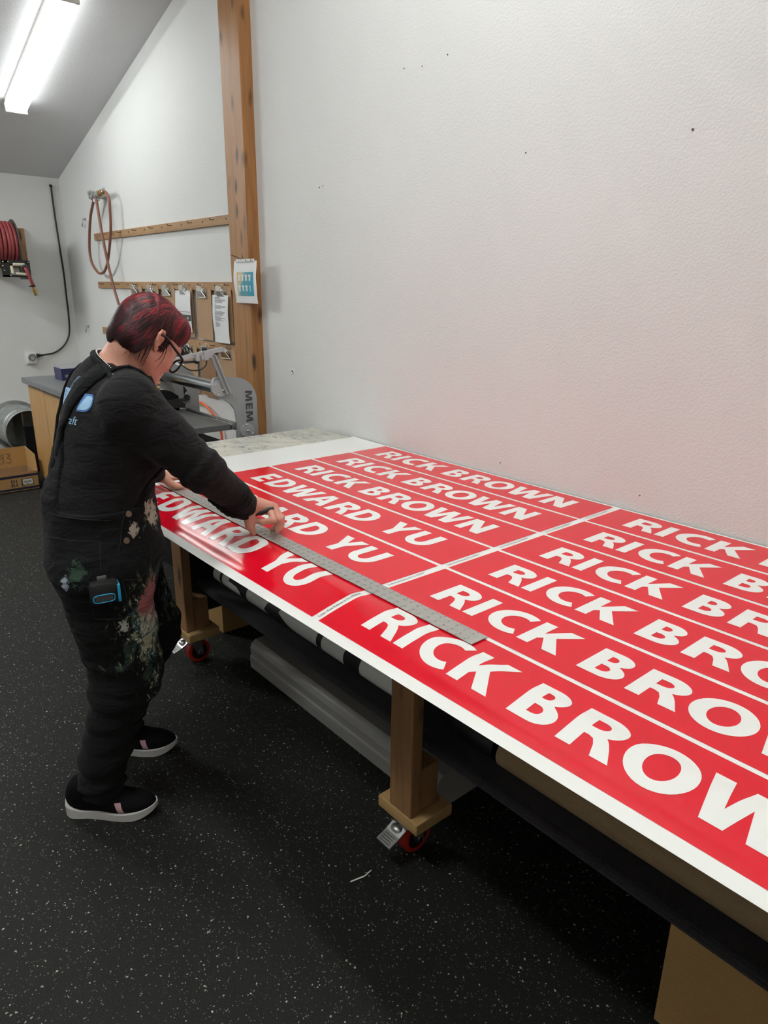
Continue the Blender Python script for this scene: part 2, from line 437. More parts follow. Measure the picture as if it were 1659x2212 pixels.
def smooth_path(pts, n=8, closed=False):
    P = [Vector(p) for p in pts]
    out = []
    m = len(P)
    rngk = range(m) if closed else range(m-1)
    for i in rngk:
        p0 = P[(i-1) % m] if closed or i > 0 else P[0]*2-P[1]
        p1, p2 = P[i], P[(i+1) % m]
        p3 = P[(i+2) % m] if closed or i+2 < m else P[-1]*2-P[-2]
        for k in range(n):
            t = k/n
            out.append(0.5*((2*p1)+(-p0+p2)*t+(2*p0-5*p1+4*p2-p3)*t*t+(-p0+3*p1-3*p2+p3)*t**3))
    if not closed: out.append(P[-1].copy())
    return out
def tube(bm, pts, r, seg=8, mi=0, closed=False, radii=None, flat=None):
    pts = [Vector(p) for p in pts]
    n = len(pts)
    rings = []
    t0 = (pts[1]-pts[0]).normalized()
    nrm = t0.orthogonal().normalized()
    for i, p in enumerate(pts):
        if closed: t = (pts[(i+1) % n]-pts[i-1]).normalized()
        else: t = (pts[min(i+1, n-1)]-pts[max(i-1, 0)]).normalized()
        nrm = (nrm - t*nrm.dot(t)).normalized()
        bn = t.cross(nrm)
        rr = radii[i] if radii else r
        rings.append([bm.verts.new(p + (nrm*math.cos(2*math.pi*k/seg)+bn*math.sin(2*math.pi*k/seg))*rr) for k in range(seg)])
    last = n if closed else n-1
    for i in range(last):
        A, B = rings[i], rings[(i+1) % n]
        for k in range(seg):
            f = bm.faces.new((A[k], A[(k+1) % seg], B[(k+1) % seg], B[k])); f.material_index = mi
    if not closed:
        f = bm.faces.new(rings[0][::-1]); f.material_index = mi
        f = bm.faces.new(rings[-1]); f.material_index = mi
def ring(bm, c, axis, R, r, seg=40, ts=8, mi=0, ry=None):
    a = Vector(axis).normalized(); u = a.orthogonal().normalized(); v = a.cross(u)
    ry = R if ry is None else ry
    tube(bm, [Vector(c)+u*(R*math.cos(2*math.pi*k/seg))+v*(ry*math.sin(2*math.pi*k/seg)) for k in range(seg)], r, ts, mi, True)
def extrude_poly(bm, pts, d, mi=0):
    """Prism: polygon of 3-D points swept by vector d."""
    d = Vector(d)
    a = [bm.verts.new(Vector(p)) for p in pts]; b = [bm.verts.new(Vector(p)+d) for p in pts]
    n = len(a)
    fs = [bm.faces.new(a[::-1]), bm.faces.new(b)] + [bm.faces.new((a[i], a[(i+1) % n], b[(i+1) % n], b[i])) for i in range(n)]
    for f in fs: f.material_index = mi
    return fs

# filled lettering: outlines of a heavy humanist sans, cap height 1
def arcp(cx, cy, rx, ry, a0, a1, n=10):
    return [(cx+rx*math.cos(math.radians(a0+(a1-a0)*i/n)), cy+ry*math.sin(math.radians(a0+(a1-a0)*i/n))) for i in range(n+1)]
GLYPH = {
 'I': (0.28, [[(0, 0), (0.28, 0), (0.28, 1), (0, 1)]]),
 'R': (0.93, [[(0, 0), (0, 1)] + arcp(0.44, 0.72, 0.40, 0.28, 90, -62, 12) + [(0.70, 0.40), (0.78, 0.28), (0.93, 0), (0.62, 0), (0.53, 0.24), (0.46, 0.345), (0.37, 0.375), (0.28, 0.375), (0.28, 0)],
              [(0.28, 0.575), (0.28, 0.79)] + arcp(0.40, 0.685, 0.155, 0.108, 90, -90, 10)]),
 'C': (0.87, [arcp(0.58, 0.5, 0.58, 0.525, 58, 302, 26) + arcp(0.60, 0.5, 0.31, 0.30, 303, 57, 18)]),
 'K': (0.95, [[(0, 0), (0.28, 0), (0.28, 0.30), (0.37, 0.40), (0.62, 0), (0.95, 0), (0.56, 0.555), (0.93, 1), (0.60, 1), (0.31, 0.59), (0.28, 0.55), (0.28, 1), (0, 1)]]),
 'B': (0.79, [[(0, 0), (0, 1), (0.36, 1)] + arcp(0.38, 0.755, 0.345, 0.245, 90, -58, 10) + arcp(0.42, 0.275, 0.37, 0.275, 50, -90, 12),
              [(0.27, 0.60), (0.27, 0.805)] + arcp(0.34, 0.7025, 0.11, 0.1025, 90, -90, 8),
              [(0.27, 0.19), (0.27, 0.42)] + arcp(0.37, 0.305, 0.135, 0.115, 90, -90, 8)]),
 'O': (1.06, [arcp(0.53, 0.5, 0.53, 0.525, 0, 350, 35), arcp(0.53, 0.5, 0.245, 0.315, 0, 350, 35)]),
 'W': (1.40, [[(0, 1), (0.29, 1), (0.405, 0.36), (0.57, 1), (0.84, 1), (1.00, 0.36), (1.12, 1), (1.40, 1), (1.15, 0), (0.84, 0), (0.695, 0.60), (0.55, 0), (0.23, 0)]]),
 'N': (0.90, [[(0, 0), (0, 1), (0.32, 1), (0.65, 0.42), (0.64, 0.60), (0.64, 1), (0.90, 1), (0.90, 0), (0.60, 0), (0.25, 0.60), (0.26, 0.38), (0.26, 0)]]),
 'E': (0.67, [[(0, 0), (0, 1), (0.65, 1), (0.65, 0.785), (0.28, 0.785), (0.28, 0.615), (0.62, 0.615), (0.62, 0.405), (0.28, 0.405), (0.28, 0.215), (0.67, 0.215), (0.67, 0)]]),
 'D': (0.93, [[(0, 0), (0, 1)] + arcp(0.38, 0.5, 0.55, 0.5, 90, -90, 20), [(0.28, 0.21), (0.28, 0.79)] + arcp(0.375, 0.5, 0.265, 0.29, 90, -90, 14)]),
 'A': (1.00, [[(0, 0), (0.335, 1), (0.665, 1), (1.0, 0), (0.705, 0), (0.635, 0.235), (0.355, 0.235), (0.285, 0)], [(0.405, 0.44), (0.495, 0.76), (0.585, 0.44)]]),
 'Y': (0.94, [[(0, 1), (0.31, 1), (0.47, 0.63), (0.63, 1), (0.94, 1), (0.61, 0.42), (0.61, 0), (0.33, 0), (0.33, 0.41)]]),
 'U': (0.90, [[(0, 1), (0.28, 1), (0.28, 0.43)] + arcp(0.45, 0.40, 0.17, 0.195, 190, 350, 10) + [(0.62, 0.43), (0.62, 1), (0.90, 1), (0.90, 0.42)] + arcp(0.45, 0.42, 0.45, 0.44, -6, -174, 18)]),
 'M': (1.20, [[(0, 0), (0.07, 1), (0.40, 1), (0.60, 0.36), (0.80, 1), (1.13, 1), (1.20, 0), (0.93, 0), (0.90, 0.62), (0.72, 0.05), (0.48, 0.05), (0.30, 0.62), (0.27, 0)]]),
 'S': (0.75, [[(0.68, 0.95), (0.62, 0.74)] + arcp(0.40, 0.70, 0.12, 0.09, 60, 200, 6) + [(0.42, 0.60), (0.60, 0.52)] + arcp(0.43, 0.29, 0.31, 0.30, 45, -100, 10) + [(0.05, 0.05), (0.10, 0.27)] + arcp(0.36, 0.29, 0.11, 0.085, 240, 390, 6) + [(0.36, 0.41), (0.16, 0.50)] + arcp(0.36, 0.72, 0.32, 0.29, 220, 80, 10)]),
}
def fill2d(loops):
    """Triangulate outlines with holes; returns (verts, faces)."""
    cu = bpy.data.curves.new('glyph', 'CURVE')
    cu.dimensions = '2D'; cu.fill_mode = 'BOTH'
    for lp in loops:
        s = cu.splines.new('POLY'); s.points.add(len(lp)-1)
        for p, q in zip(s.points, lp): p.co = (q[0], q[1], 0, 1)
        s.use_cyclic_u = True
    o = bpy.data.objects.new('glyph', cu)
    me = bpy.data.meshes.new_from_object(o)
    v = [tuple(x.co)[:2] for x in me.vertices]; f = [tuple(p.vertices) for p in me.polygons]
    bpy.data.objects.remove(o); bpy.data.meshes.remove(me); bpy.data.curves.remove(cu)
    return v, f
def text2d(s, size):
    """Small running text in the built-in typeface, flattened."""
    cu = bpy.data.curves.new('text', 'FONT')
    cu.body = s; cu.size = size; cu.resolution_u = 2
    o = bpy.data.objects.new('text', cu)
    me = bpy.data.meshes.new_from_object(o)
    v = [tuple(x.co)[:2] for x in me.vertices]; f = [tuple(p.vertices) for p in me.polygons]
    bpy.data.objects.remove(o); bpy.data.meshes.remove(me); bpy.data.curves.remove(cu)
    return v, f
GFILL = {k: fill2d(g[1]) for k, g in GLYPH.items()}
def put2d(bm, vf, fn, mi=0):
    v, f = vf
    vs = [bm.verts.new(fn(x, y)) for x, y in v]
    for q in f:
        try: bm.faces.new([vs[i] for i in q]).material_index = mi
        except ValueError: pass

# ---- implicit surfaces: smooth unions of rounded primitives, polygonised by surface nets
class Field:
    def __init__(s): s.p = []
    def add(s, kind, data, k=0.02, op='u'): s.p.append((kind, data, k, op)); return s
    def cone(s, a, b, ra, rb, k=0.02, op='u'): return s.add('c', (np.array(a, float), np.array(b, float), ra, rb), k, op)
    def chain(s, pts, rs, k=0.015):
        for i in range(len(pts)-1): s.cone(pts[i], pts[i+1], rs[i], rs[i+1], k)
        return s
    def ell(s, c, r, R=None, k=0.02, op='u'): return s.add('e', (np.array(c, float), np.array(r, float), None if R is None else np.array(R, float)), k, op)
    def fn(s, f, k=0.0, op='u'): return s.add('f', f, k, op)
    def __call__(s, P):
        d = np.full(len(P), 0.5)
        for kind, q, k, op in s.p:
            pad = 0.07 + k
            if kind == 'c':
                a, b, ra, rb = q
                lo = np.minimum(a-ra, b-rb)-pad; hi = np.maximum(a+ra, b+rb)+pad
            elif kind == 'e':
                c, r, R = q
                e = r if R is None else np.full(3, r.max())
                lo, hi = c-e-pad, c+e+pad
            else:
                v = q(P, d)
                d = v
                continue
            m = np.flatnonzero(((P > lo) & (P < hi)).all(1))
            if not len(m): continue
            X = P[m]
            if kind == 'c':
                ab = b-a; L2 = ab@ab
                t = np.clip(((X-a)@ab)/max(L2, 1e-12), 0, 1)
                v = np.linalg.norm(X-a-t[:, None]*ab, axis=1)-(ra+(rb-ra)*t)
            else:
                Y = X-c
                if R is not None: Y = Y@R.T
                k0 = np.linalg.norm(Y/r, axis=1); k1 = np.linalg.norm(Y/r**2, axis=1)
                v = k0*(k0-1)/np.maximum(k1, 1e-9)
            if op == 'u':
                o = d[m]; h = np.maximum(k-np.abs(o-v), 0); d[m] = np.minimum(o, v)-h*h/(4*max(k, 1e-9))
            else:
                o = d[m]; h = np.maximum(k-np.abs(o+v), 0); d[m] = np.maximum(o, -v)+h*h/(4*max(k, 1e-9))
        return d
def ripple(P, seed, freq, amp, n=7):
    r = np.random.RandomState(seed); s = np.zeros(len(P))
    for i in range(n):
        w_ = r.normal(size=3)*np.asarray(freq); s += np.sin(P@w_+r.uniform(0, 6.28)+0.8*np.sin(P@(r.normal(size=3)*np.asarray(freq)*0.6)))
    return s*amp/math.sqrt(n)
def polygonise(f, lo, hi, h):
    lo = np.array(lo, float); hi = np.array(hi, float)
    nb = np.ceil((hi-lo)/(4*h)).astype(int)
    n = nb*4
    H = 4*h
    bi = np.stack(np.meshgrid(*[np.arange(k) for k in nb], indexing='ij'), -1).reshape(-1, 3)
    ctr = lo+(bi+0.5)*H-0.5*h
    dc = f(ctr)
    val = np.repeat(np.repeat(np.repeat(dc.reshape(nb), 4, 0), 4, 1), 4, 2).astype(np.float32)
    near = np.abs(dc) < H*1.6
    off = np.stack(np.meshgrid(*[np.arange(4)]*3, indexing='ij'), -1).reshape(-1, 3)
    ids = (bi[near][:, None, :]*4+off[None]).reshape(-1, 3)
    out = np.empty(len(ids), np.float32)
    for i in range(0, len(ids), 400000): out[i:i+400000] = f(lo+ids[i:i+400000]*h)
    val[ids[:, 0], ids[:, 1], ids[:, 2]] = out
    ins = val < 0
    sl = lambda A, o: A[o[0]:A.shape[0]-1+o[0], o[1]:A.shape[1]-1+o[1], o[2]:A.shape[2]-1+o[2]]
    co = [(i, j, k) for i in (0, 1) for j in (0, 1) for k in (0, 1)]
    al = sl(ins, co[0]).copy(); an = al.copy()
    for c in co[1:]: x = sl(ins, c); al &= x; an |= x
    act = np.argwhere(an & ~al)
    cv = np.stack([val[act[:, 0]+c[0], act[:, 1]+c[1], act[:, 2]+c[2]] for c in co], 1).astype(float)
    acc = np.zeros((len(act), 3)); cnt = np.zeros(len(act))
    ca = np.array(co, float)
    for i in range(8):
        for j in range(i+1, 8):
            if np.abs(ca[i]-ca[j]).sum() != 1: continue
            m = (cv[:, i] < 0) != (cv[:, j] < 0)
            t = cv[m, i]/(cv[m, i]-cv[m, j])
            acc[m] += ca[i]+(ca[j]-ca[i])*t[:, None]; cnt[m] += 1
    verts = lo+(act+acc/cnt[:, None])*h
    idx = np.full(tuple(np.array(val.shape)-1), -1, np.int32)
    idx[act[:, 0], act[:, 1], act[:, 2]] = np.arange(len(act))
    faces = []
    for ax in range(3):
        o = [0, 0, 0]; o[ax] = 1
        A = ins[:ins.shape[0]-o[0], :ins.shape[1]-o[1], :ins.shape[2]-o[2]]; B = ins[o[0]:, o[1]:, o[2]:]
        e = np.argwhere(A != B)
        b, c = (ax+1) % 3, (ax+2) % 3
        e = e[(e[:, b] > 0) & (e[:, c] > 0) & (e[:, 0] < idx.shape[0]) & (e[:, 1] < idx.shape[1]) & (e[:, 2] < idx.shape[2])]
        q = []
        for db, dc_ in ((1, 1), (0, 1), (0, 0), (1, 0)):
            g = e.copy(); g[:, b] -= db; g[:, c] -= dc_
            q.append(idx[g[:, 0], g[:, 1], g[:, 2]])
        q = np.stack(q, 1)
        fl = ins[e[:, 0], e[:, 1], e[:, 2]]
        q[~fl] = q[~fl][:, ::-1]
        q = q[(q >= 0).all(1)]
        faces.append(q)
    return verts, np.concatenate(faces)
def implicit(name, f, lo, hi, h, m, parent, xf=None):
    v, q = polygonise(f, lo, hi, h)
    me = bpy.data.meshes.new(name)
    me.vertices.add(len(v)); me.vertices.foreach_set('co', v.astype(np.float32).ravel())
    me.loops.add(len(q)*4); me.loops.foreach_set('vertex_index', q.astype(np.int32).ravel())
    me.polygons.add(len(q)); me.polygons.foreach_set('loop_start', np.arange(0, len(q)*4, 4, dtype=np.int32)); me.polygons.foreach_set('loop_total', np.full(len(q), 4, np.int32))
    me.update(calc_edges=True); me.validate()
    return obj(name, None, m, parent, True, me=me)

# ---------------------------------------------------------------- the room
XR, YN = 4.0, -4.2
b = NB(); box(b, (XL-0.15, YN-0.15, -0.12), (XR+0.15, YW+0.15, 0)); struct('floor', b, M['floor'], 'black rubber floor flecked with pale chips')
b = NB(); box(b, (XL-0.15, YW, 0), (XR+0.15, YW+0.15, ceil_z(XR)+0.3))
wall_right = struct('wall_right', b, M['wall'], 'long white textured wall behind the table')
b = NB(); box(b, (XL-0.15, YN, 0), (XL, YW, ceil_z(XL)+0.02)); struct('wall_left', b, M['wall'], 'white end wall with the hose reel')
b = NB(); box(b, (XR, YN, 0), (XR+0.15, YW, ceil_z(XR)+0.3)); struct('wall_back', b, M['wall'])
b = NB(); box(b, (XL-0.15, YN-0.15, 0), (XR+0.15, YN, ceil_z(XR)+0.3)); struct('wall_front', b, M['wall'])
b = NB(); extrude_poly(b, [(XL-0.15, YN-0.15, ceil_z(XL-0.15)), (XR+0.15, YN-0.15, ceil_z(XR+0.15)), (XR+0.15, YN-0.15, ceil_z(XR+0.15)+0.12), (XL-0.15, YN-0.15, ceil_z(XL-0.15)+0.12)], (0, YW-YN+0.15, 0))
struct('ceiling', b, M['ceiling'], 'white ceiling sloping up from the end wall')
b = NB(); box(b, (-3.80, YW-0.072, 0), (-3.595, YW+0.01, ceil_z(-3.6)), 0.004)
struct('trim_1', b, M['post'], 'knotty brown wooden post standing against the long wall')
# nail and anchor holes in the long wall
for i, (x, z, r) in enumerate([(-1.139, 2.013, 0.004), (-1.75, 2.026, 0.003), (-2.16, 2.411, 0.003), (-2.407, 2.413, 0.003), (-2.30, 2.40, 0.0025), (-3.01, 2.026, 0.004), (-2.98, 2.03, 0.003), (-1.773, 0.874+0.02, 0.0025), (-1.154, 0.90, 0.0025)]):
    b = NB(); cyl(b, (x, YW-0.0015, z), (x, YW+0.004, z), r, seg=12); obj('nail_hole', b, M['dark_hole'], wall_right)
b = NB(); ring(b, (-3.293, YW-0.001, 1.117), (0, 1, 0), 0.012, 0.004, 20, 6); obj('anchor_hole', b, M['wall'], wall_right, True)
b = NB(); cyl(b, (-3.293, YW-0.002, 1.117), (-3.293, YW+0.003, 1.117), 0.006, seg=12); obj('anchor_hole', b, M['dark_hole'], wall_right)

# ---------------------------------------------------------------- lamps
sn = math.sqrt(1+CEIL_S**2)
def make_lamp(label):
    """1.33 m two-strip wrap-around fitting, built hanging under the slope with its middle at the origin."""
    t = thing('fluorescent_light', label, 'ceiling light')
    ang = Matrix.Rotation(-math.atan(CEIL_S), 4, 'Y')
    b = NB(); box(b, (-0.645, -0.064, -0.030), (0.645, 0.064, 0.0), 0.004, mx=ang); obj('housing', b, M['lamp_housing'], t)
    for s in (-1, 1):
        b = NB()
        prof = [(s*0.004, -0.028), (s*0.066, -0.028), (s*0.067, -0.050), (s*0.062, -0.074), (s*0.042, -0.086), (s*0.018, -0.086), (s*0.004, -0.078)]
        extrude_poly(b, [ang @ Vector((-0.635, y, z)) for y, z in prof], ang.to_3x3() @ Vector((1.27, 0, 0)))
        obj('diffuser', b, M['lamp_lens'], t)
    for s in (-1, 1):
        b = NB(); box(b, (s*0.643-0.008, -0.070, -0.090), (s*0.643+0.008, 0.070, -0.026), 0.003, mx=ang)
        for yy in (-0.04, 0.04): cyl(b, ang @ Vector((s*0.65, yy, -0.06)), ang @ Vector((s*0.662, yy, -0.06)), 0.009, seg=10)
        obj('end_cap', b, M['lamp_housing'], t)
    return t
lamp_labels = ['bright two-strip fluorescent light on the sloping ceiling', 'fluorescent light high over the printing table', 'fluorescent light over the near end of the room',
               'unseen fluorescent light added to brighten the end wall', 'fluorescent light over the open floor', 'fluorescent light behind the viewer']
lamp0 = make_lamp(lamp_labels[0])
for i, (x, y, pw, lc) in enumerate(LAMPS):
    o = lamp0 if i == 0 else dup(lamp0, (0, 0, 0), 0, lamp_labels[i])
    o.location = (x, y, ceil_z(x))
    o['group'] = 'ceiling lights'
    if i:
        lm = mat('lit_diffuser', (0.9, 0.9, 0.9), 0.5, emit=lc, estr=pw)
        for c in o.children:
            if c.name.startswith('diffuser'): c.material_slots[0].link = 'OBJECT'; c.material_slots[0].material = lm

# ---------------------------------------------------------------- the rolling table
TX0, TX1, TY0 = -3.085, 1.55, 0.955
table = thing('work_table', 'long rolling wooden table carrying the red printed sheet', 'table', ((TX0+TX1)/2, 1.52, 0))
b = NB(); box(b, (TX0, TY0, TOP-0.034), (TX1, YW-0.012, TOP-0.002), 0.004); obj('tabletop', b, M['board'], table)
b = NB()
box(b, (TX0+0.10, 1.115, TOP-0.125), (TX1-0.1, 1.15, TOP-0.034)); box(b, (TX0+0.10, 2.03, TOP-0.125), (TX1-0.1, 2.066, TOP-0.034))
for x in (-2.56, -1.165, 0.215, 1.40): box(b, (x-0.018, 1.15, TOP-0.125), (x+0.018, 2.03, TOP-0.034))
obj('apron', b, M['leg'], table)
b = NB(); box(b, (-2.62, 1.178, 0.312), (1.50, 2.10, 0.352), 0.012); obj('shelf', b, M['carpet'], table)
b = NB(); box(b, (-2.64, 2.070, 0.19), (1.50, 2.084, TOP-0.034)); obj('added_dark_back', b, M['carpet'], table)  # added dark sheet covering the pale wall under the table
b = NB(); box(b, (-2.642, 1.125, 0.19), (-2.628, 2.07, TOP-0.034)); obj('added_dark_end', b, M['carpet'], table)  # added dark sheet filling the black gap beside the far leg
def caster(x, y, side):
    def spin(bm): bmesh.ops.rotate(bm, verts=bm.verts, cent=(x, y, 0), matrix=Matrix.Rotation(math.radians(90), 3, 'Z'))
    """Swivel caster under a foot block; the brake pedal points to the side away from the wall."""
    b = NB()
    box(b, (x-0.045, y-0.045, 0.130), (x+0.045, y+0.045, 0.136)); cyl(b, (x, y, 0.112), (x, y, 0.131), 0.030, seg=20)
    wx, wy = x+0.02, y
    for s in (-1, 1):
        extrude_poly(b, [(x-0.022, y+s*0.024, 0.118), (x+0.030, y+s*0.024, 0.118), (wx+0.014, y+s*0.024, 0.04), (wx-0.012, y+s*0.024, 0.04)], (0, s*0.004, 0))
    spin(b); fork = obj('caster', b, M['steel'], table, 30)
    b = NB()
    prof = [(0.0, 0.022), (0.010, 0.022), (0.036, 0.018), (0.050, 0.017), (0.051, 0.0), (0.050, -0.017), (0.036, -0.018), (0.010, -0.022), (0.0, -0.022)]
    n = 32; rings = []
    for r_, h_ in prof[1:-1]: rings.append([b.verts.new((wx+r_*math.cos(2*math.pi*k/n), wy+h_, 0.0515+r_*math.sin(2*math.pi*k/n))) for k in range(n)])
    for A, B in zip(rings, rings[1:]):
        for k in range(n): b.faces.new((A[k], A[(k+1) % n], B[(k+1) % n], B[k]))
    b.faces.new(rings[0]); b.faces.new(rings[-1][::-1])
    for f in b.faces:
        rr = max(math.hypot(v.co.x-wx, v.co.z-0.0515) for v in f.verts)
        f.material_index = 0 if rr > 0.037 else 1
    spin(b); obj('wheel', b, [M['red_wheel'], M['black']], fork, 40)
    b = NB(); cyl(b, (wx, y-0.031, 0.0515), (wx, y+0.031, 0.0515), 0.007, seg=8); spin(b); obj('axle', b, M['chrome'], fork)
    b = NB()
    for x0, x1, z0, z1 in ((-0.030, -0.062, 0.116, 0.098), (-0.062, -0.098, 0.098, 0.085)):
        extrude_poly(b, [(x+x0, y-0.028, z0), (x+x1, y-0.028, z1), (x+x1, y-0.028, z1-0.004), (x+x0, y-0.028, z0-0.004)], (0, 0.056, 0))
    for k in range(4): box(b, (x-0.094+k*0.007, y-0.020, 0.0855+k*0.0026), (x-0.091+k*0.007, y+0.020, 0.0885+k*0.0026))
    sph(b, (x-0.046, y, 0.108), 0.016, (1, 1.2, 0.6), 12)
    spin(b); obj('brake_pedal', b, M['steel'], fork, 40)
def leg(x0, yf, d):
    """2x4 post; d is +1 when the front faces the room, -1 for the wall side."""
    ys = lambda a, c: (min(yf+d*a, yf+d*c), max(yf+d*a, yf+d*c))
    y = ys(0, 0.038)
    b = NB(); box(b, (x0, y[0], 0.172), (x0+0.088, y[1], TOP-0.034), 0.003); lg = obj('leg', b, M['leg'], table)
    y = ys(0.038, 0.106)
    b = NB(); box(b, (x0+0.006, y[0], 0.172), (x0+0.084, y[1], 0.312), 0.003); obj('shelf_support', b, M['leg'], lg)
    y = ys(-0.004, 0.135)
    b = NB(); box(b, (x0-0.045, y[0], 0.136), (x0+0.118, y[1], 0.172), 0.004); obj('foot_block', b, M['foot'], lg)
    caster(x0+0.035, sum(y)/2-d*0.02, d)
for lx in (-2.60, -1.21, 0.17, 1.38):
    leg(lx, 1.072, 1)
    leg(lx, 2.095, -1)

# ---------------------------------------------------------------- the printed vinyl sheet
SX0, SY0, ROWP, COLP = -2.4716, 2.1290, 0.21614, 1.262
STRIP, GAP, CAP = 1.236, 0.0125, 0.1105
def sheet_z(x, y):
    """Flat on the board, a low bubble beside the ruler, then the overhang drooping past the table edge."""
    lf = max(0.0, min(1.0, (-x-0.1)/1.6))
    z = 0.0035*(0.4+0.6*lf)*math.exp(-((y-0.962)/0.020)**2)
    t = max(0.0, min(1.0, (0.955-y)/0.125)); t = t*t*(3-2*t)
    z -= (0.010+0.013*lf)*t+0.12*max(0.0, 0.87-y)
    z += 0.0012*math.sin(x*9.0+y*5)*math.exp(-((y-0.90)/0.05)**2)
    z += 0.0004*lf*math.exp(-((y-0.940+0.006*math.sin(x*7))/0.013)**2)*max(0.0, min(1.0, (-1.35-x)/0.3))
    e = max(0.0, -2.58-x)                       # the blank leader curls a little at its far edge
    z += e*e*0.10
    wv = max(0.0, y-2.085)
    z += wv*wv*1.2*max(0.0, min(1.0, (-2.2-x)/0.4))
    return TOP+0.0005+z
def sh(x, y, o=0.0): return (x, y, sheet_z(x, y)+o)
def grid_patch(bm, x0, x1, y0, y1, o, mi, nx, ny):
    g = [[bm.verts.new(sh(x0+(x1-x0)*i/nx, y0+(y1-y0)*j/ny, o)) for j in range(ny+1)] for i in range(nx+1)]
    for i in range(nx):
        for j in range(ny):
            bm.faces.new((g[i][j], g[i+1][j], g[i+1][j+1], g[i][j+1])).material_index = mi
b = NB()
SXR = 1.42
def ysamp(): return sorted(set([0.808, 0.815, 0.822, 0.83, 0.845, 0.86, 0.875, 0.89, 0.905, 0.912, 0.918, 0.924, 0.93, 0.936, 0.942, 0.95, 0.957, 0.965, 0.98, 0.99, 1.0, 1.02] + [1.0+0.0545*k for k in range(1, 20)] + [2.06, 2.085, 2.10, 2.115, 2.134]))
ysv = ysamp(); xsv = [-2.735+ (SXR+2.735)*k/90 for k in range(91)]
g = [[b.verts.new(sh(x, y)) for y in ysv] for x in xsv]
for i in range(90):
    for j in range(len(ysv)-1): b.faces.new((g[i][j], g[i+1][j], g[i+1][j+1], g[i][j+1])).material_index = 0
for c in range(3):
    x0 = SX0+c*COLP
    for r in range(6):
        y1 = SY0-r*ROWP-GAP*0.5; y0 = SY0-(r+1)*ROWP+GAP*0.5
        grid_patch(b, x0, x0+STRIP, y0, y1, 0.0006, 1, 40, 34 if r > 3 else 4)
def word(s, starts, x0, ybase):
    for ch, sx in zip(s, starts):
        t = NB()
        put2d(t, GFILL[ch], lambda u, v_: (x0+sx+u*CAP*1.0, ybase+v_*CAP, 0))
        lo, hi = ybase-0.02, ybase+CAP+0.02
        bmesh.ops.remove_doubles(t, verts=t.verts, dist=1e-6)
        if ybase < 1.1:
            k = lo
            while k < hi:
                bmesh.ops.bisect_plane(t, geom=t.verts[:]+t.edges[:]+t.faces[:], plane_co=(0, k, 0), plane_no=(0, 1, 0)); k += 0.0062
            k = x0+sx
            while k < x0+sx+0.17:
                bmesh.ops.bisect_plane(t, geom=t.verts[:]+t.edges[:]+t.faces[:], plane_co=(k, 0, 0), plane_no=(1, 0, 0)); k += 0.03
        mp = {}
        for v_ in t.verts: mp[v_] = b.verts.new(sh(v_.co.x, v_.co.y, 0.0011))
        for f in t.faces:
            nf = b.faces.new([mp[v_] for v_ in f.verts]); nf.material_index = 2
            nf.normal_update()
            if nf.normal.z < 0: nf.normal_flip()
        t.free()
RB = [0.101, 0.211, 0.2615, 0.372, 0.526, 0.634, 0.7405, 0.861, 1.026]
EY = [0.115, 0.214, 0.326, 0.484, 0.612, 0.722, 0.889, 1.005]
for c in range(3):
    for r in range(6):
        yb = SY0-(r+0.752)*ROWP
        if c == 0 and r >= 3: word('EDWARDYU', EY, SX0, yb)
        else: word('RICKBROWN', RB, SX0+c*COLP, yb)
for c in range(2):
    for r in range(6):
        txt = text2d('Link: Kat Edward Yu PRINT' if r > 2 else 'Link: Kat Rick Brown PRINT', 0.0115)
        xx = SX0+c*COLP+STRIP+0.004; yy = SY0-(r+1)*ROWP+0.016
        put2d(b, txt, lambda u, v_: sh(xx+0.012-v_, yy+u, 0.0009), 3)
bmesh.ops.recalc_face_normals(b, faces=[f for f in b.faces if f.material_index == 0])
me = bpy.data.meshes.new('printed_vinyl_sheet'); b.to_mesh(me); b.free()
# make every printed layer face up
bm = NB(); bm.from_mesh(me)
bm.normal_update()
for f in bm.faces:
    if f.normal.z < 0: f.normal_flip()
bm.to_mesh(me); bm.free()
sheet = obj('printed_vinyl_sheet', None, [M['vinyl_white'], M['vinyl_red'], M['vinyl_letter'], M['ink']], None, True, me=me)
tag(sheet, 'large glossy white sheet printed with rows of red name strips on the table', 'printed sheet')

# ---------------------------------------------------------------- the long ruler
RX0, RX1, RY0, RY1 = -2.50, -0.872, 0.998, 1.049
rz = TOP+0.0035
b = NB(); box(b, (RX0, RY0, rz), (RX1, RY1, rz+0.0022), 0.0006); 
ruler = obj('ruler', b, M['ruler']); tag(ruler, 'long aluminium ruler lying across the red strips under her hand', 'ruler')
b = NB()
nmk = int((RX1-RX0)/0.0254)
for k in range(1, nmk):
    x = RX1-k*0.0254
    for yy, hgt in ((RY0+0.001, 0.006), (RY1-0.007, 0.006)):
        box(b, (x-0.0006, yy, rz+0.0020), (x+0.0006, yy+hgt, rz+0.0025))
for k in range(1, nmk):
    vf = text2d(str(k), 0.0135)
    x = RX1-k*0.0254
    put2d(b, vf, lambda u, v_: (x-0.006-u*0.9+0.012, RY0+0.019-v_*0.9, rz+0.0025))
    vf = text2d(str(k), 0.0135)
    put2d(b, vf, lambda u, v_: (x-0.006+u*0.9, RY1-0.019+v_*0.9, rz+0.0025))
obj('ruler_marking', b, M['ruler_ink'], ruler)

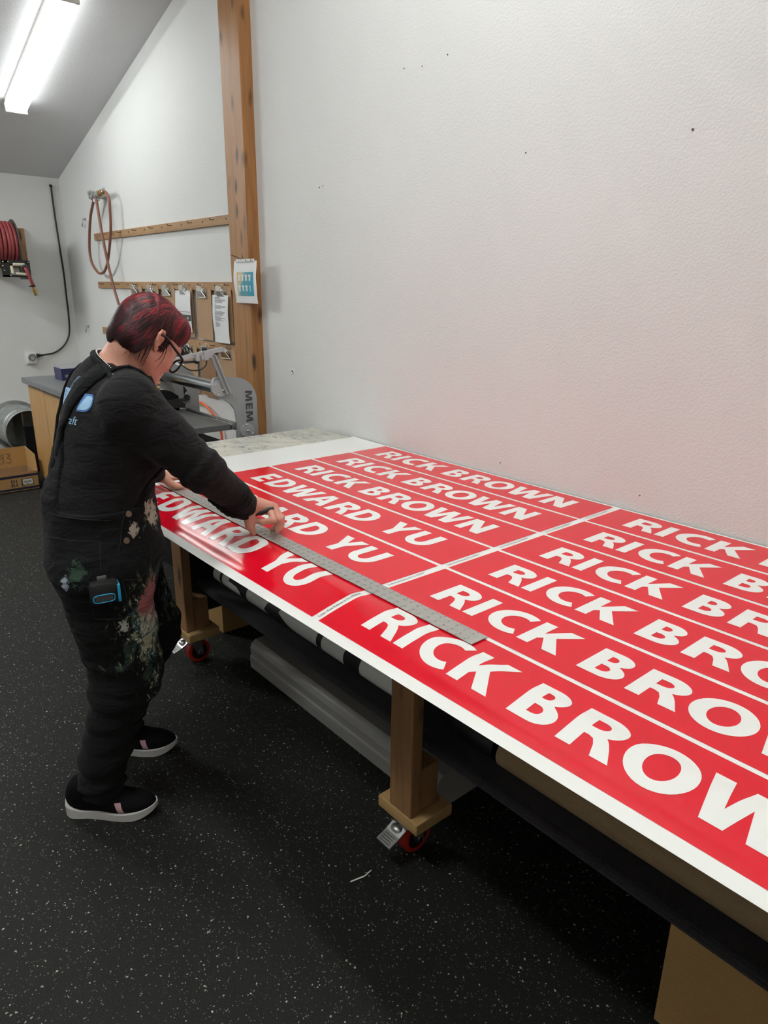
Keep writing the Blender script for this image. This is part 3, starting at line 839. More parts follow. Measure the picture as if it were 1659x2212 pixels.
# ---------------------------------------------------------------- things on the shelf and under the table
sz = 0.353
roll_r = 0.043
def roll_patch(bm, x0, x1, yc, zc, r, polys, mi):
    """Paint polygons (x, angle in degrees) onto a roll as a thin printed layer."""
    for pl in polys:
        n = len(pl)
        t = NB(); put2d(t, fill2d([pl]), lambda u, v_: (u, v_, 0))
        k = -120
        while k < 180:
            bmesh.ops.bisect_plane(t, geom=t.verts[:]+t.edges[:]+t.faces[:], plane_co=(0, k, 0), plane_no=(0, 1, 0)); k += 9
        mp = {}
        for v_ in t.verts:
            a = math.radians(v_.co.y)
            mp[v_] = bm.verts.new((v_.co.x, yc-(r+0.0006)*math.cos(a), zc+(r+0.0006)*math.sin(a)))
        for f in t.faces: bm.faces.new([mp[v_] for v_ in f.verts]).material_index = mi
        t.free()
yc, zc = 1.262, sz+roll_r
b = NB(); cyl(b, (-2.535, yc, zc), (-1.36, yc, zc), roll_r, seg=40)
R_ = [[(-2.475, -95), (-2.455, -95), (-2.455, 150), (-2.475, 150)],
      [(-2.40, 60), (-2.40, 18), (-2.31, 10), (-2.30, -95), (-2.255, -95), (-2.255, 150), (-2.40, 150)],
      [(-2.385, 42), (-2.30, -8), (-2.30, 20), (-2.36, 60)],
      [(-2.12, -10), (-2.04, 150), (-1.98, 150), (-2.02, 20), (-1.93, -30), (-1.965, -95), (-2.03, -95)],
      [(-1.775, -95), (-1.745, -95), (-1.745, 150), (-1.775, 150)],
      [(-1.62, -95), (-1.535, -95), (-1.535, 150), (-1.62, 150)]]
roll_patch(b, 0, 0, yc, zc, roll_r, R_, 1)
o = obj('banner_roll', b, [M['vinyl_white'], M['black']], None, 35); tag(o, 'grey and black printed banner rolled up on the carpeted shelf', 'roll')
b = NB(); zc2 = sz+0.043; yc2 = 1.272
cyl(b, (-1.125, yc2, zc2), (-0.985, yc2, zc2), 0.043, seg=32); ring(b, (-1.126, yc2, zc2), (1, 0, 0), 0.041, 0.0025, 32, 6)
o = obj('vinyl_roll', b, M['black'], None, 35); tag(o, 'short black roll beside the kraft tube on the shelf', 'roll')
b = NB(); zc3 = sz+0.044; yc3 = 1.268
cyl(b, (-0.965, yc3, zc3), (1.30, yc3, zc3), 0.044, seg=36)
o = obj('cardboard_tube', b, M['kraft'], None, 35); tag(o, 'long brown kraft tube on the carpeted shelf', 'tube')
b = NB(); box(b, (-2.60, 1.42, sz), (-2.50, 1.62, sz+0.085), 0.002)
o = obj('small_carton', b, M['card']); tag(o, 'small tan carton at the far end of the carpeted shelf', 'box')
b = NB()
prof = [(1.283, 0.003), (1.281, 0.055), (1.287, 0.062), (1.285, 0.095), (1.293, 0.115), (1.312, 0.128), (1.50, 0.132), (1.53, 0.12), (1.55, 0.003)]
extrude_poly(b, [(-2.365, y, z) for y, z in prof], (1.135, 0, 0))
tr = obj('vinyl_trough', b, M['trough'], None, 25); tag(tr, 'long grey vinyl trough lying on the floor under the shelf', 'trough')
for z0, z1 in ((0.036, 0.040),):
    b = NB(); box(b, (-2.367, 1.2795, z0), (-1.228, 1.2835, z1)); obj('rim', b, M['trough'], tr)
b = NB(); box(b, (-2.868, 1.338, 0.001), (-2.715, 1.70, 0.262), 0.002); box(b, (-2.868, 1.36, 0.262), (-2.715, 1.69, 0.2635))
o = obj('cardboard_box', b, M['card']); tag(o, 'plain tan cardboard box on the floor behind the far table leg', 'box')
bx = thing('cardboard_box', 'large brown cardboard box on the floor at the near end of the shelf', 'box', (0.1, 1.4, 0))
b = NB(); box(b, (-0.457, 1.212, 0.001), (0.55, 1.75, 0.306), 0.003); obj('carton_body', b, M['card'], bx)
b = NB(); box(b, (-0.452, 1.2105, 0.296), (0.545, 1.2132, 0.3075)); box(b, (-0.45, 1.47, 0.3055), (0.545, 1.48, 0.3075)); obj('flap_edge', b, M['card_in'], bx)
b = NB(); cyl(b, (-1.245, 1.345, 0.0085), (-1.238, 1.62, 0.0085), 0.008, seg=10)
o = obj('metal_rod', b, M['steel'], None, 35); tag(o, 'thin metal rod on the floor beyond the near table leg', 'rod')
b = NB()
pts = smooth_path([(-1.191, 0.917, 0.003), (-1.185, 0.94, 0.004), (-1.180, 0.957, 0.005), (-1.181, 0.972, 0.006), (-1.184, 0.986, 0.004)], 5)
tube(b, pts, 0.0022, 6)
o = obj('vinyl_scrap', b, M['vinyl_white'], None, True); tag(o, 'thin white trimming dropped on the floor by the near caster', 'scrap')

# ---------------------------------------------------------------- rails, clipboards and papers on the long wall
def rail(label, z, x0, x1, h, nails):
    t = thing('peg_rail', label, 'rail', ((x0+x1)/2, YW-0.01, z))
    b = NB(); box(b, (x0, YW-0.019, z-h/2), (x1, YW, z+h/2), 0.002); obj('board', b, M['rail'], t)
    for nx, big in nails:
        b = NB()
        if big: tube(b, smooth_path([(nx, YW-0.018, z+0.008), (nx+0.004, YW-0.034, z+0.007), (nx+0.006, YW-0.048, z+0.006), (nx+0.008, YW-0.052, z+0.016)], 4), 0.0022, 6)
        else: cyl(b, (nx, YW-0.0205, z+0.004), (nx, YW-0.018, z+0.004), 0.006, seg=10)
        obj('nail', b, M['black'], t)
    b = NB(); cyl(b, (x0-0.006, YW-0.010, z), (x0+0.002, YW-0.010, z), 0.006, seg=8); obj('nail', b, M['black'], t)
    return t
def nl(x0, x1, n, first): return [(x0+(x1-x0)*(k+0.5)/n, (k % 2 == 0) if first else (k % 2 == 1)) for k in range(n)]
rail('highest of the three brown peg rails on the wall, empty', 1.935, -6.165, -3.80, 0.052, nl(-6.1, -3.85, 15, False))
rail('middle brown peg rail with the upper row of clipboards', 1.564, -6.19, -3.80, 0.050, nl(-6.15, -3.85, 13, True))
rail('lowest brown peg rail with the clipboards beside the machine', 1.195, -6.20, -3.80, 0.056, nl(-6.15, -3.85, 11, False))

def clip_mesh():
    b = NB()
    box(b, (-0.052, -0.004, -0.040), (0.052, 0.0, 0.012), 0.001)                         # base plate
    extrude_poly(b, [(-0.055, -0.005, -0.044), (0.055, -0.005, -0.044), (0.055, -0.012, -0.047), (-0.055, -0.012, -0.047)], (0, 0, 0.006))
    extrude_poly(b, [(-0.050, -0.010, -0.044), (0.050, -0.010, -0.044), (0.030, -0.030, -0.005), (-0.030, -0.030, -0.005)], (0, 0.002, 0.003))   # pressing jaw
    extrude_poly(b, [(-0.030, -0.030, -0.005), (0.030, -0.030, -0.005), (0.022, -0.034, 0.026), (-0.022, -0.034, 0.026)], (0, 0.003, 0.0))          # lever
    cyl(b, (-0.034, -0.013, -0.004), (0.034, -0.013, -0.004), 0.0075, seg=12)               # spring coil
    for k in range(7): ring(b, (-0.027+k*0.009, -0.013, -0.004), (1, 0, 0), 0.0078, 0.0015, 12, 5)
    ring(b, (0.0, -0.006, 0.022), (0, 1, 0), 0.012, 0.0022, 18, 6)                          # hanging eye
    for s in (-1, 1): cyl(b, (s*0.034, -0.006, -0.02), (s*0.034, -0.024, 0.0), 0.003, seg=8)
    for s in (-1, 1): cyl(b, (s*0.020, -0.004, -0.022), (s*0.020, -0.0075, -0.022), 0.005, seg=10)
    return b
def make_clipboard(label, dark):
    t = thing('clipboard', label, 'clipboard')
    b = NB()
    hw, top, bot, r = 0.105, 0.0, -0.318, 0.012
    pl = arcp(hw-r, top-r, r, r, 0, 90, 4)+arcp(-hw+r, top-r, r, r, 90, 180, 4)+arcp(-hw+r, bot+r, r, r, 180, 270, 4)+arcp(hw-r, bot+r, r, r, 270, 360, 4)
    extrude_poly(b, [(x, 0.0, z) for x, z in pl], (0, 0.003, 0))
    obj('board', b, M['hardboard_dark' if dark else 'hardboard'], t)
    b = clip_mesh(); bmesh.ops.translate(b, verts=b.verts, vec=(0, 0, -0.012)); obj('clip', b, M['chrome'], t, 30)
    return t
cb_light = cb_dark = None
def clipboard(x, z, label, dark=False, off=0.0245):
    global cb_light, cb_dark
    src = cb_dark if dark else cb_light
    if src is None:
        o = make_clipboard(label, dark)
        if dark: cb_dark = o
        else: cb_light = o
    else: o = dup(src, (0, 0, 0), 0, label)
    o.location = (x, YW-off, z); o['group'] = 'clipboards hanging on the rails'
    o.rotation_euler = (math.radians(rng.uniform(-0.3, 0.0)), math.radians(rng.uniform(-1.2, 1.2)), 0)
    return o
clipboard(-5.363, 1.558, 'leftmost clipboard on the middle rail, beside the red hair')
clipboard(-5.065, 1.556, 'clipboard mostly hidden behind the red hair, second on the middle rail')
clipboard(-4.80, 1.555, 'clipboard half hidden by the hair, third on the middle rail')
clipboard(-4.53, 1.555, 'clipboard holding the sheet with the dark banner')
clipboard(-4.268, 1.551, 'bare tan clipboard between the two that hold papers')
clipboard(-4.010, 1.552, 'clipboard holding the long list, next to the post')
clipboard(-4.52, 1.187, 'tan clipboard behind the grey arm on the lowest rail')
clipboard(-4.262, 1.186, 'dark brown clipboard on the lowest rail', True)
clipboard(-3.995, 1.192, 'tan clipboard on the lowest rail nearest the post')

def sheet_paper(bm, x0, x1, z0, z1, y, sag=0.006, mi=0):
    n = 10
    A = [bm.verts.new((x0+(0.002*math.sin(k)), y-sag*math.sin(math.pi*k/n*1.3)-0.002*k/n, z1+(z0-z1)*k/n)) for k in range(n+1)]
    B = [bm.verts.new((x1+(0.002*math.sin(k*1.3)), y-sag*math.sin(math.pi*k/n*1.1)-0.004*k/n, z1+(z0-z1)*k/n)) for k in range(n+1)]
    A2 = [bm.verts.new(v.co+Vector((0, 0.0006, 0))) for v in A]; B2 = [bm.verts.new(v.co+Vector((0, 0.0006, 0))) for v in B]
    for k in range(n):
        bm.faces.new((A[k], A[k+1], B[k+1], B[k])).material_index = mi
        bm.faces.new((A2[k], B2[k], B2[k+1], A2[k+1])).material_index = mi
        bm.faces.new((A[k], A2[k], A2[k+1], A[k+1])); bm.faces.new((B[k], B[k+1], B2[k+1], B2[k]))
    bm.faces.new((A[0], B[0], B2[0], A2[0])); bm.faces.new((A[n], A2[n], B2[n], B[n]))
    return lambda u, v: (x0+(x1-x0)*u, y-0.0012-sag*math.sin(math.pi*(1-v)*1.2)*1.02-0.004*(1-v)*u-0.002*(1-v)*(1-u), z1+(z0-z1)*(1-v))
def strip(bm, P, u0, u1, v0, v1, mi):
    n = max(1, int(abs(v1-v0)/0.1)+1)
    for k in range(n):
        a, c = v0+(v1-v0)*k/n, v0+(v1-v0)*(k+1)/n
        bm.faces.new([bm.verts.new(P(*q)) for q in ((u0, a), (u1, a), (u1, c), (u0, c))]).material_index = mi
# sheet with a dark banner
b = NB(); P = sheet_paper(b, -4.655, -4.425, 1.270, 1.535, YW-0.038, 0.004)
strip(b, P, 0.02, 0.98, 0.485, 0.495, 1); strip(b, P, 0.01, 0.99, 0.27, 0.42, 1)
for k in range(9): strip(b, P, 0.06+k*0.1, 0.06+k*0.1+0.06, 0.44, 0.452, 2)
for cx in (0.22, 0.55, 0.80):
    strip(b, lambda u, v: tuple(Vector(P(u, v))+Vector((0, -0.0004, 0))), cx-0.03, cx+0.03, 0.315, 0.375, 0)
for u in (0.06, 0.94): strip(b, P, u-0.015, u+0.015, 0.95, 0.985, 1)
o = obj('printed_paper', b, [M['paper'], M['ink'], M['ink_soft']]); tag(o, 'white paper with a dark printed band clipped beside the red hair', 'paper')
# long typed list
b = NB(); P = sheet_paper(b, -4.118, -3.918, 1.228, 1.512, YW-0.038, 0.005)
v = 0.955; blocks = [(1, 0.5), (5, 0.75), (1, .18), (4, 0.8), (1, 0.14), (5, .7), (1, .4), (4, .65), (1, .4), (4, .5)]
for bi, (n, wd) in enumerate(blocks):
    for k in range(n):
        w_ = wd*rng.uniform(0.45, 1.0)
        strip(b, P, 0.17, 0.17+w_, v-0.009, v, 1 if n == 1 else 2); v -= 0.0185
    v -= 0.020 if n > 1 else 0.008
o = obj('typed_list', b, [M['paper'], M['ink'], M['ink_soft']]); tag(o, 'white typed list hanging on the clipboard next to the post', 'paper')
# shirt chart nailed to the post
chart_m = mat('orange_to_teal_print', (0.3, 0.6, 0.6), 0.6)
cc = N(chart_m, 'ShaderNodeTexCoord'); sp = N(chart_m, 'ShaderNodeSeparateXYZ'); L(chart_m, cc.outputs['Object'], sp.inputs[0])
g1 = math_n(chart_m, 'ADD', math_n(chart_m, 'MULTIPLY', sp.outputs[0], 5.0), math_n(chart_m, 'MULTIPLY', sp.outputs[2], -1.0))
nn = noise(chart_m, cc.outputs['Object'], 9, 1)
g1 = math_n(chart_m, 'ADD', g1, math_n(chart_m, 'MULTIPLY', nn.outputs['Fac'], 1.2))
L(chart_m, ramp(chart_m, g1, [(0.0, (0.78, 0.50, 0.20)), (0.32, (0.60, 0.58, 0.38)), (0.6, (0.10, 0.36, 0.42)), (1.0, (0.03, 0.33, 0.46))]).outputs['Color'], bsdf(chart_m).inputs['Base Color'])
pt = thing('printed_chart', 'white page with an orange and teal chart of small shirts nailed to the post', 'paper', (-3.605, YW-0.085, 1.587))
def page_only(name, z0, z1, m, y):
    bb = NB(); PP = sheet_paper(bb, -0.125, 0.125, z0, z1, 0, 0.007); bmesh.ops.translate(bb, verts=bb.verts, vec=(0, y, 0))
    return bb, (lambda u, v: tuple(Vector(PP(u, v))+Vector((0, y-0.0006, 0))))
b, P = page_only('p', -0.112, 0.112, None, -0.004)
obj('page', b, M['paper'], pt, world=False)
b = NB(); nx_ = 8
for i in range(nx_): strip(b, P, 0.16+0.72*i/nx_, 0.16+0.72*(i+1)/nx_, 0.18, 0.74, 0)
obj('chart_panel', b, chart_m, pt, world=False)
shirt_pl = [(-.3, 1), (-.12, 1), (0, .93), (.12, 1), (.3, 1), (.5, .72), (.36, .62), (.27, .72), (.27, 0), (-.27, 0), (-.27, .72), (-.36, .62), (-.5, .72)]
b = NB()
for r in range(2):
    for c in range(4):
        cu_, cv_ = 0.27+c*0.155, (0.535 if r == 0 else 0.285)
        wv = 0.115 if not (r == 1 and c == 3) else 0.05
        Q = lambda u, v: tuple(Vector(P(cu_+u*wv, cv_+v*0.145))+Vector((0, -0.0005, 0)))
        put2d(b, fill2d([shirt_pl]), Q, 0)
        if r == 0 and c or r == 1 and 0 < c < 3: put2d(b, fill2d([[(-.12, .45), (.12, .45), (.12, .72), (-.12, .72)]]), lambda u, v: tuple(Vector(Q(u, v))+Vector((0, -0.0004, 0))), 2)
        for k in range(2): strip(b, lambda u, v: tuple(Vector(P(u, v))+Vector((0, -0.0006, 0))), cu_-0.035+0.01*k, cu_+0.03-0.012*k, cv_-0.028-k*0.018, cv_-0.019-k*0.018, 1)
obj('shirt_print', b, [M['paper'], M['ink_soft'], mat('orange_print', (0.80, 0.55, 0.20), 0.6)], pt, world=False)
b = NB(); box(b, (-0.095, -0.010, 0.108), (0.10, -0.003, 0.122), 0.001); obj('binding_strip', b, M['paper'], pt, world=False)
b = NB(); tube(b, [(-0.03, -0.004, 0.118), (-0.055, -0.03, 0.135), (-0.075, -0.045, 0.142)], 0.0022, 6); cyl(b, (0.02, -0.012, 0.114), (0.02, -0.004, 0.114), 0.004, seg=8); cyl(b, (0.075, -0.012, 0.114), (0.075, -0.004, 0.114), 0.004, seg=8); obj('nail', b, M['black'], pt, world=False)

# ---------------------------------------------------------------- air hose looped over its fittings on the long wall
ah = thing('air_hose', 'thin brown air hose looped from brass fittings on the wall', 'hose', (-5.68, YW-0.1, 2.2))
yw = YW-0.085
loop = [(-5.60, yw, 2.206), (-5.565, yw, 2.16), (-5.57, yw, 2.106), (-5.60, yw, 1.948), (-5.742, yw+0.01, 1.754), (-5.87, yw+0.02, 1.67), (-5.97, yw+0.02, 1.652), (-6.05, yw+0.02, 1.672), (-6.136, yw+0.015, 1.745), (-6.13, yw+0.01, 1.868), (-6.005, yw, 2.069), (-5.875, yw, 2.20), (-5.84, yw-0.01, 2.225), (-5.805, yw-0.012, 2.205), (-5.742, yw-0.02, 1.987), (-5.69, yw-0.015, 1.736), (-5.628, yw-0.01, 1.55), (-5.552, yw-0.01, 1.414)]
b = NB(); tube(b, smooth_path([(-5.69, yw, 2.222), (-5.64, yw, 2.224)]+loop, 8), 0.0105, 10); obj('hose', b, M['brown_hose'], ah, True)
b = NB(); cyl(b, (-5.552, yw-0.01, 1.416), (-5.538, yw-0.01, 1.375), 0.012, seg=12); cyl(b, (-5.538, yw-0.01, 1.376), (-5.530, yw-0.01, 1.345), 0.009, 0.015, seg=12); ring(b, (-5.548, yw-0.01, 1.405), (0.3, 0, -1), 0.012, 0.004, 14, 6); obj('coupler', b, M['steel'], ah, 30)
b = NB()
cyl(b, (-5.86, YW-0.001, 2.215), (-5.86, yw-0.03, 2.215), 0.022, seg=14); cyl(b, (-5.93, yw, 2.215), (-5.74, yw, 2.222), 0.020, seg=12)
for x in (-5.92, -5.88, -5.80, -5.76): cyl(b, (x-0.008, yw, 2.216), (x+0.012, yw, 2.217), 0.029, seg=6)
cyl(b, (-5.86, yw, 2.20), (-5.86, yw, 2.17), 0.016, seg=12); box(b, (-5.93, yw-0.03, 2.228), (-5.85, yw-0.008, 2.252), 0.004); cyl(b, (-5.805, yw, 2.205), (-5.80, yw, 2.175), 0.015, seg=12)
obj('pipe_fitting', b, M['galv'], ah, 30)
b = NB(); cyl(b, (-5.74, yw, 2.222), (-5.66, yw, 2.223), 0.017, seg=12)
for x in (-5.735, -5.70): cyl(b, (x, yw, 2.222), (x+0.018, yw, 2.222), 0.024, seg=6)
obj('brass_fitting', b, M['brass'], ah, 30)
b = NB(); ring(b, (-5.655, yw, 2.224), (1, 0, 0), 0.015, 0.005, 14, 6); box(b, (-5.668, yw-0.006, 2.236), (-5.645, yw+0.006, 2.252)); obj('hose_clamp', b, M['steel'], ah, 30)

def eye_hook(x, z, label):
    b = NB()
    tube(b, smooth_path([(x, YW, z+0.030), (x, YW-0.018, z+0.030), (x+0.012, YW-0.026, z+0.014), (x+0.006, YW-0.030, z-0.012), (x-0.016, YW-0.028, z-0.026), (x-0.026, YW-0.024, z-0.010), (x-0.014, YW-0.022, z+0.002)], 5), 0.0045, 6)
    ring(b, (x, YW-0.003, z+0.030), (0, 1, 0), 0.009, 0.004, 14, 6)
    o = obj('wall_hook', b, M['steel'], None, True); tag(o, label, 'hook', 'wall hooks')
eye_hook(-6.377, 2.055, 'small metal hook on the wall left of the looped hose')
eye_hook(-6.60, 1.18, 'small metal hook on the wall left of the lowest rail')

# ---------------------------------------------------------------- end wall: hose reel, timer, cord, duct
b = NB(); box(b, (XL, 1.30, 1.69), (XL+0.035, 1.79, 2.02), 0.003); o = obj('mounting_board', b, M['leg']); tag(o, 'brown wooden board on the end wall behind the hose reel', 'board')
hr = thing('hose_reel', 'black hose reel of red hose on the end wall', 'hose reel', (XL+0.3, 1.5, 1.9))
cx, cz, ry0, ry1 = -6.655, 1.885, 1.425, 1.632
def disc(yv, r, m, nm, s):
    b = NB(); cyl(b, (cx, yv-0.0025, cz), (cx, yv+0.0025, cz), r, seg=48); ring(b, (cx, yv, cz), (0, 1, 0), r, 0.005, 48, 6); cyl(b, (cx, yv, cz), (cx, yv+s*0.03, cz), 0.05, seg=20); obj(nm, b, m, hr, 30)
mflange = mat('reel_enamel', (0.055, 0.06, 0.058), 0.45)
disc(ry1, 0.178, mflange, 'flange', 1); disc(ry0, 0.178, mflange, 'flange', -1)
b = NB()
for lay, (rr, n) in enumerate(((0.125, 7), (0.151, 7))):
    for k in range(n):
        yv = ry0+0.018+(ry1-ry0-0.036)*(k+(0.0 if lay else 0.5))/(n-1+(0 if lay else 0.0001)+ (0 if lay else 1))
        tl = rng.uniform(-0.03, 0.03)
        ring(b, (cx, yv, cz+rng.uniform(-.003, .003)), (tl, 1, rng.uniform(-0.03, 0.03)), rr, 0.0145, 48, 8)
cyl(b, (cx, ry0, cz), (cx, ry1, cz), 0.118, seg=32)
obj('hose_coil', b, M['red_hose'], hr, 40)
b = NB()
box(b, (XL+0.035, 1.36, 1.80), (XL+0.045, 1.70, 1.96)); box(b, (XL+0.04, 1.655, 1.70), (cx+0.05, 1.668, 1.93), 0.002); box(b, (XL+0.04, 1.385, 1.70), (cx+0.05, 1.398, 1.93), 0.002)
box(b, (cx-0.05, 1.655, 1.60), (-6.50, 1.668, 1.75), 0.002); box(b, (cx-0.05, 1.385, 1.60), (-6.50, 1.398, 1.75), 0.002)
cyl(b, (cx, 1.38, cz), (cx, 1.675, cz), 0.022, seg=16)
obj('bracket', b, mflange, hr, 30)
b = NB()
fx, z0, z1, ya, yb = -6.49, 1.615, 1.745, 1.475, 1.690
for (a0, a1, c0, c1) in ((ya, yb, z0, z0+0.018), (ya, yb, z1-0.022, z1), (ya, ya+0.06, z0, z1), (yb-0.022, yb, z0, z1)): box(b, (fx-0.01, a0, c0), (fx, a1, c1), 0.002)
ol = obj('hose_guide', b, M['black'], hr)
for q in (((fx+0.012, ya+0.085, z1-0.032), (fx+0.012, yb-0.045, z1-0.032)), ((fx+0.012, ya+0.095, z0+0.028), (fx+0.012, yb-0.02, z0+0.022)), ((fx+0.012, ya+0.075, z0+0.03), (fx+0.012, ya+0.070, z1-0.042))):
    b = NB(); cyl(b, q[0], q[1], 0.011, seg=14); obj('roller', b, M['cream'], ol, 40)
b = NB()
for yy, zz in ((ya+0.015, z1-0.012), (ya+0.052, z1-0.012), (yb-0.012, z1-0.012), (ya+0.06, z0+0.012), (ya+0.018, z0+0.05), (ya+0.01, z0+0.085)): sph(b, (fx+0.002, yy, zz), 0.006, seg=8)
obj('bolt', b, M['chrome'], ol, True)
b = NB(); ring(b, (fx+0.014, 1.645, 1.682), (1, -0.2, -0.4), 0.024, 0.011, 20, 8); obj('hose_stop', b, mflange, hr, True)
b = NB(); tube(b, smooth_path([(cx+0.06, 1.62, 1.74), (fx, 1.64, 1.695), (fx+0.03, 1.652, 1.665), (fx+0.028, 1.672, 1.60), (fx+0.02, 1.686, 1.555)], 6), 0.0135, 10); obj('hose_end', b, M['red_hose'], hr, True)
b = NB(); a, c = Vector((fx+0.02, 1.686, 1.556)), Vector((fx+0.015, 1.703, 1.475)); d = (c-a)
cyl(b, a, a+d*0.18, 0.017, seg=12, mi=1); cyl(b, a+d*0.18, a+d*0.55, 0.014, 0.016, seg=12); cyl(b, a+d*0.5, a+d*0.62, 0.019, seg=12); cyl(b, a+d*0.62, a+d*0.95, 0.016, seg=12); cyl(b, a+d*0.95, c, 0.014, seg=12, mi=1); box(b, a+d*0.12+Vector((0, -0.035, -0.004)), a+d*0.12+Vector((0.006, -0.01, 0.004)), mi=1)
obj('coupler', b, [M['brass'], M['black']], hr, 30)

tm = thing('outlet_timer', 'white dial timer plugged into the outlet on the end wall', 'timer', (XL, 1.70, 0.925))
b = NB(); box(b, (XL, 1.655, 0.868), (XL+0.006, 1.735, 1.0), 0.002); obj('wall_plate', b, M['white_plastic'], tm)
b = NB(); box(b, (XL+0.006, 1.668, 0.878), (XL+0.045, 1.752, 0.978), 0.012); obj('timer_body', b, M['white_plastic'], tm, 30)
b = NB(); cyl(b, (XL+0.045, 1.712, 0.932), (XL+0.050, 1.712, 0.932), 0.034, seg=28); ring(b, (XL+0.05, 1.712, 0.932), (1, 0, 0), 0.032, 0.003, 28, 6); dl = obj('dial', b, M['grey_light'], tm, 30)
b = NB(); ring(b, (XL+0.0505, 1.712, 0.932), (1, 0, 0), 0.024, 0.0025, 28, 6); cyl(b, (XL+0.05, 1.712, 0.945), (XL+0.052, 1.712, 0.945), 0.003, seg=8); obj('dial_mark', b, M['ink'], dl)
cd = thing('power_cord', 'black power cord running down the end wall to the timer', 'cord', (XL, 2.07, 1.7))
cpts = [(2.064, 2.38), (2.065, 2.239), (2.069, 2.05), (2.076, 1.858), (2.083, 1.662), (2.081, 1.461), (2.080, 1.298), (2.070, 1.153), (2.040, 1.07), (1.985, 1.005), (1.905, 0.960), (1.80, 0.948)]
b = NB(); tube(b, smooth_path([(XL+0.012, y, z) for y, z in cpts[:-1]]+[(XL+0.03, 1.80, 0.948)], 8), 0.0075, 8); cyl(b, (XL, 2.063, 2.385), (XL+0.02, 2.063, 2.38), 0.012, seg=10); obj('cable', b, M['black'], cd, True)
b = NB(); cyl(b, (XL+0.03, 1.752, 0.945), (XL+0.03, 1.785, 0.947), 0.019, 0.014, seg=14); cyl(b, (XL+0.03, 1.785, 0.947), (XL+0.03, 1.815, 0.948), 0.010, 0.008, seg=10); obj('plug', b, M['black'], cd, 30)

dt = thing('duct_stub', 'round galvanised duct stub coming out of the end wall', 'duct', (XL, 1.5, 0.34))
b = NB(); n = 48; ya_, za_, rd = 1.505, 0.342, 0.188
prof = [(XL, rd+0.03), (XL+0.02, rd+0.03), (XL+0.02, rd), (-6.60, rd), (-6.595, rd+0.006), (-6.585, rd), (-6.535, rd), (-6.53, rd+0.006), (-6.50, rd), (-6.497, rd-0.005), (-6.53, rd-0.007), (XL+0.03, rd-0.007)]
rs = [[b.verts.new((x, ya_+r*math.cos(2*math.pi*k/n), za_+r*math.sin(2*math.pi*k/n))) for k in range(n)] for x, r in prof]
for A, B in zip(rs, rs[1:]):
    for k in range(n): b.faces.new((A[k], A[(k+1) % n], B[(k+1) % n], B[k]))
b.faces.new(rs[-1]); obj('collar', b, M['galv'], dt, 30)
b = NB(); box(b, (XL+0.02, 1.475, 0.17), (-6.56, 1.482, 0.515)); obj('damper_blade', b, M['galv'], dt)
b = NB(); box(b, (-6.46, 1.452, 0.0), (-6.43, 1.66, 0.405), 0.003); o = obj('dark_panel', b, M['black_matte']); tag(o, 'black panel standing on edge between the cabinet and the duct', 'panel')

# open cardboard box
bx = thing('open_carton', 'open brown carton with blue stripes and a barcode label on the floor', 'box', (-6.0, 1.0, 0))
x0, x1, y0, y1 = -6.16, -5.858, 0.72, 1.376
b = NB(); box(b, (x0, y0, 0.001), (x1, y1, 0.006)); box(b, (x0, y0, 0.001), (x0+0.005, y1, 0.295)); box(b, (x0, y0, 0.0), (x1, y0+0.005, 0.20))
extrude_poly(b, [(x0, y1-0.005, 0.001), (x1, y1-0.005, 0.001), (x1, y1-0.005, 0.145), (x1-0.02, y1-0.005, 0.275), (x0, y1-0.005, 0.295)], (0, 0.005, 0))
box(b, (x1-0.005, y0, 0.001), (x1, y1, 0.145)); obj('carton_body', b, M['card'], bx)
b = NB(); extrude_poly(b, [(x1, y0+0.01, 0.147), (x1-0.075, y0+0.01, 0.120), (x1-0.075, y1-0.008, 0.120), (x1, y1-0.008, 0.147)], (0, 0, 0.004)); obj('folded_flap', b, mat('pale_cardboard', (0.56, 0.37, 0.20), 0.8), bx)
b = NB(); box(b, (x0+0.006, y0+0.01, 0.006), (x0+0.010, y1-0.01, 0.135)); box(b, (x0+0.01, y1-0.010, 0.006), (x1-0.02, y1-0.006, 0.13)); obj('inner_flap', b, M['card_in'], bx)
b = NB()
for z0, z1 in ((0.112, 0.132), (0.012, 0.030)): box(b, (x1-0.001, y0, z0), (x1+0.0008, y1, z1))
obj('blue_stripe', b, M['navy'], bx)
b = NB()
for s, zz, n_ in (('DIS', 0.072, 3), ('RIC', 0.040, 3)):
    for i, ch in enumerate(s):
        f_ = GFILL[ch]
        put2d(b, f_, lambda u, v: (x1+0.001, y1-0.205+i*0.036+u*0.030, zz+v*0.026))
obj('carton_print', b, M['ink'], bx)
b = NB(); box(b, (x1, y1-0.125, 0.044), (x1+0.0018, y1-0.042, 0.098)); lb = obj('barcode_label', b, mat('green_label_edge', (0.02, 0.06, 0.025), 0.6), bx)
b = NB(); box(b, (x1+0.0012, y1-0.120, 0.049), (x1+0.0024, y1-0.048, 0.093)); obj('label_face', b, M['paper'], lb)
b = NB(); k = 0.0
while k < 0.055:
    w_ = rng.uniform(0.0006, 0.0022); box(b, (x1+0.002, y1-0.112+k, 0.064), (x1+0.0028, y1-0.112+k+w_, 0.080)); k += w_+rng.uniform(0.0008, 0.002)
box(b, (x1+0.002, y1-0.10, 0.053), (x1+0.0028, y1-0.075, 0.057)); obj('barcode', b, M['ink'], lb)
b = NB()
tube(b, smooth_path([(x0+0.0065, 1.225-0.02, 0.232), (x0+0.0065, 1.205, 0.247), (x0+0.0065, 1.185, 0.235), (x0+0.0065, 1.20, 0.215), (x0+0.0065, 1.195, 0.175), (x0+0.0065, 1.165, 0.172), (x0+0.0065, 1.172, 0.20), (x0+0.0065, 1.205, 0.225)], 5), 0.0018, 5)
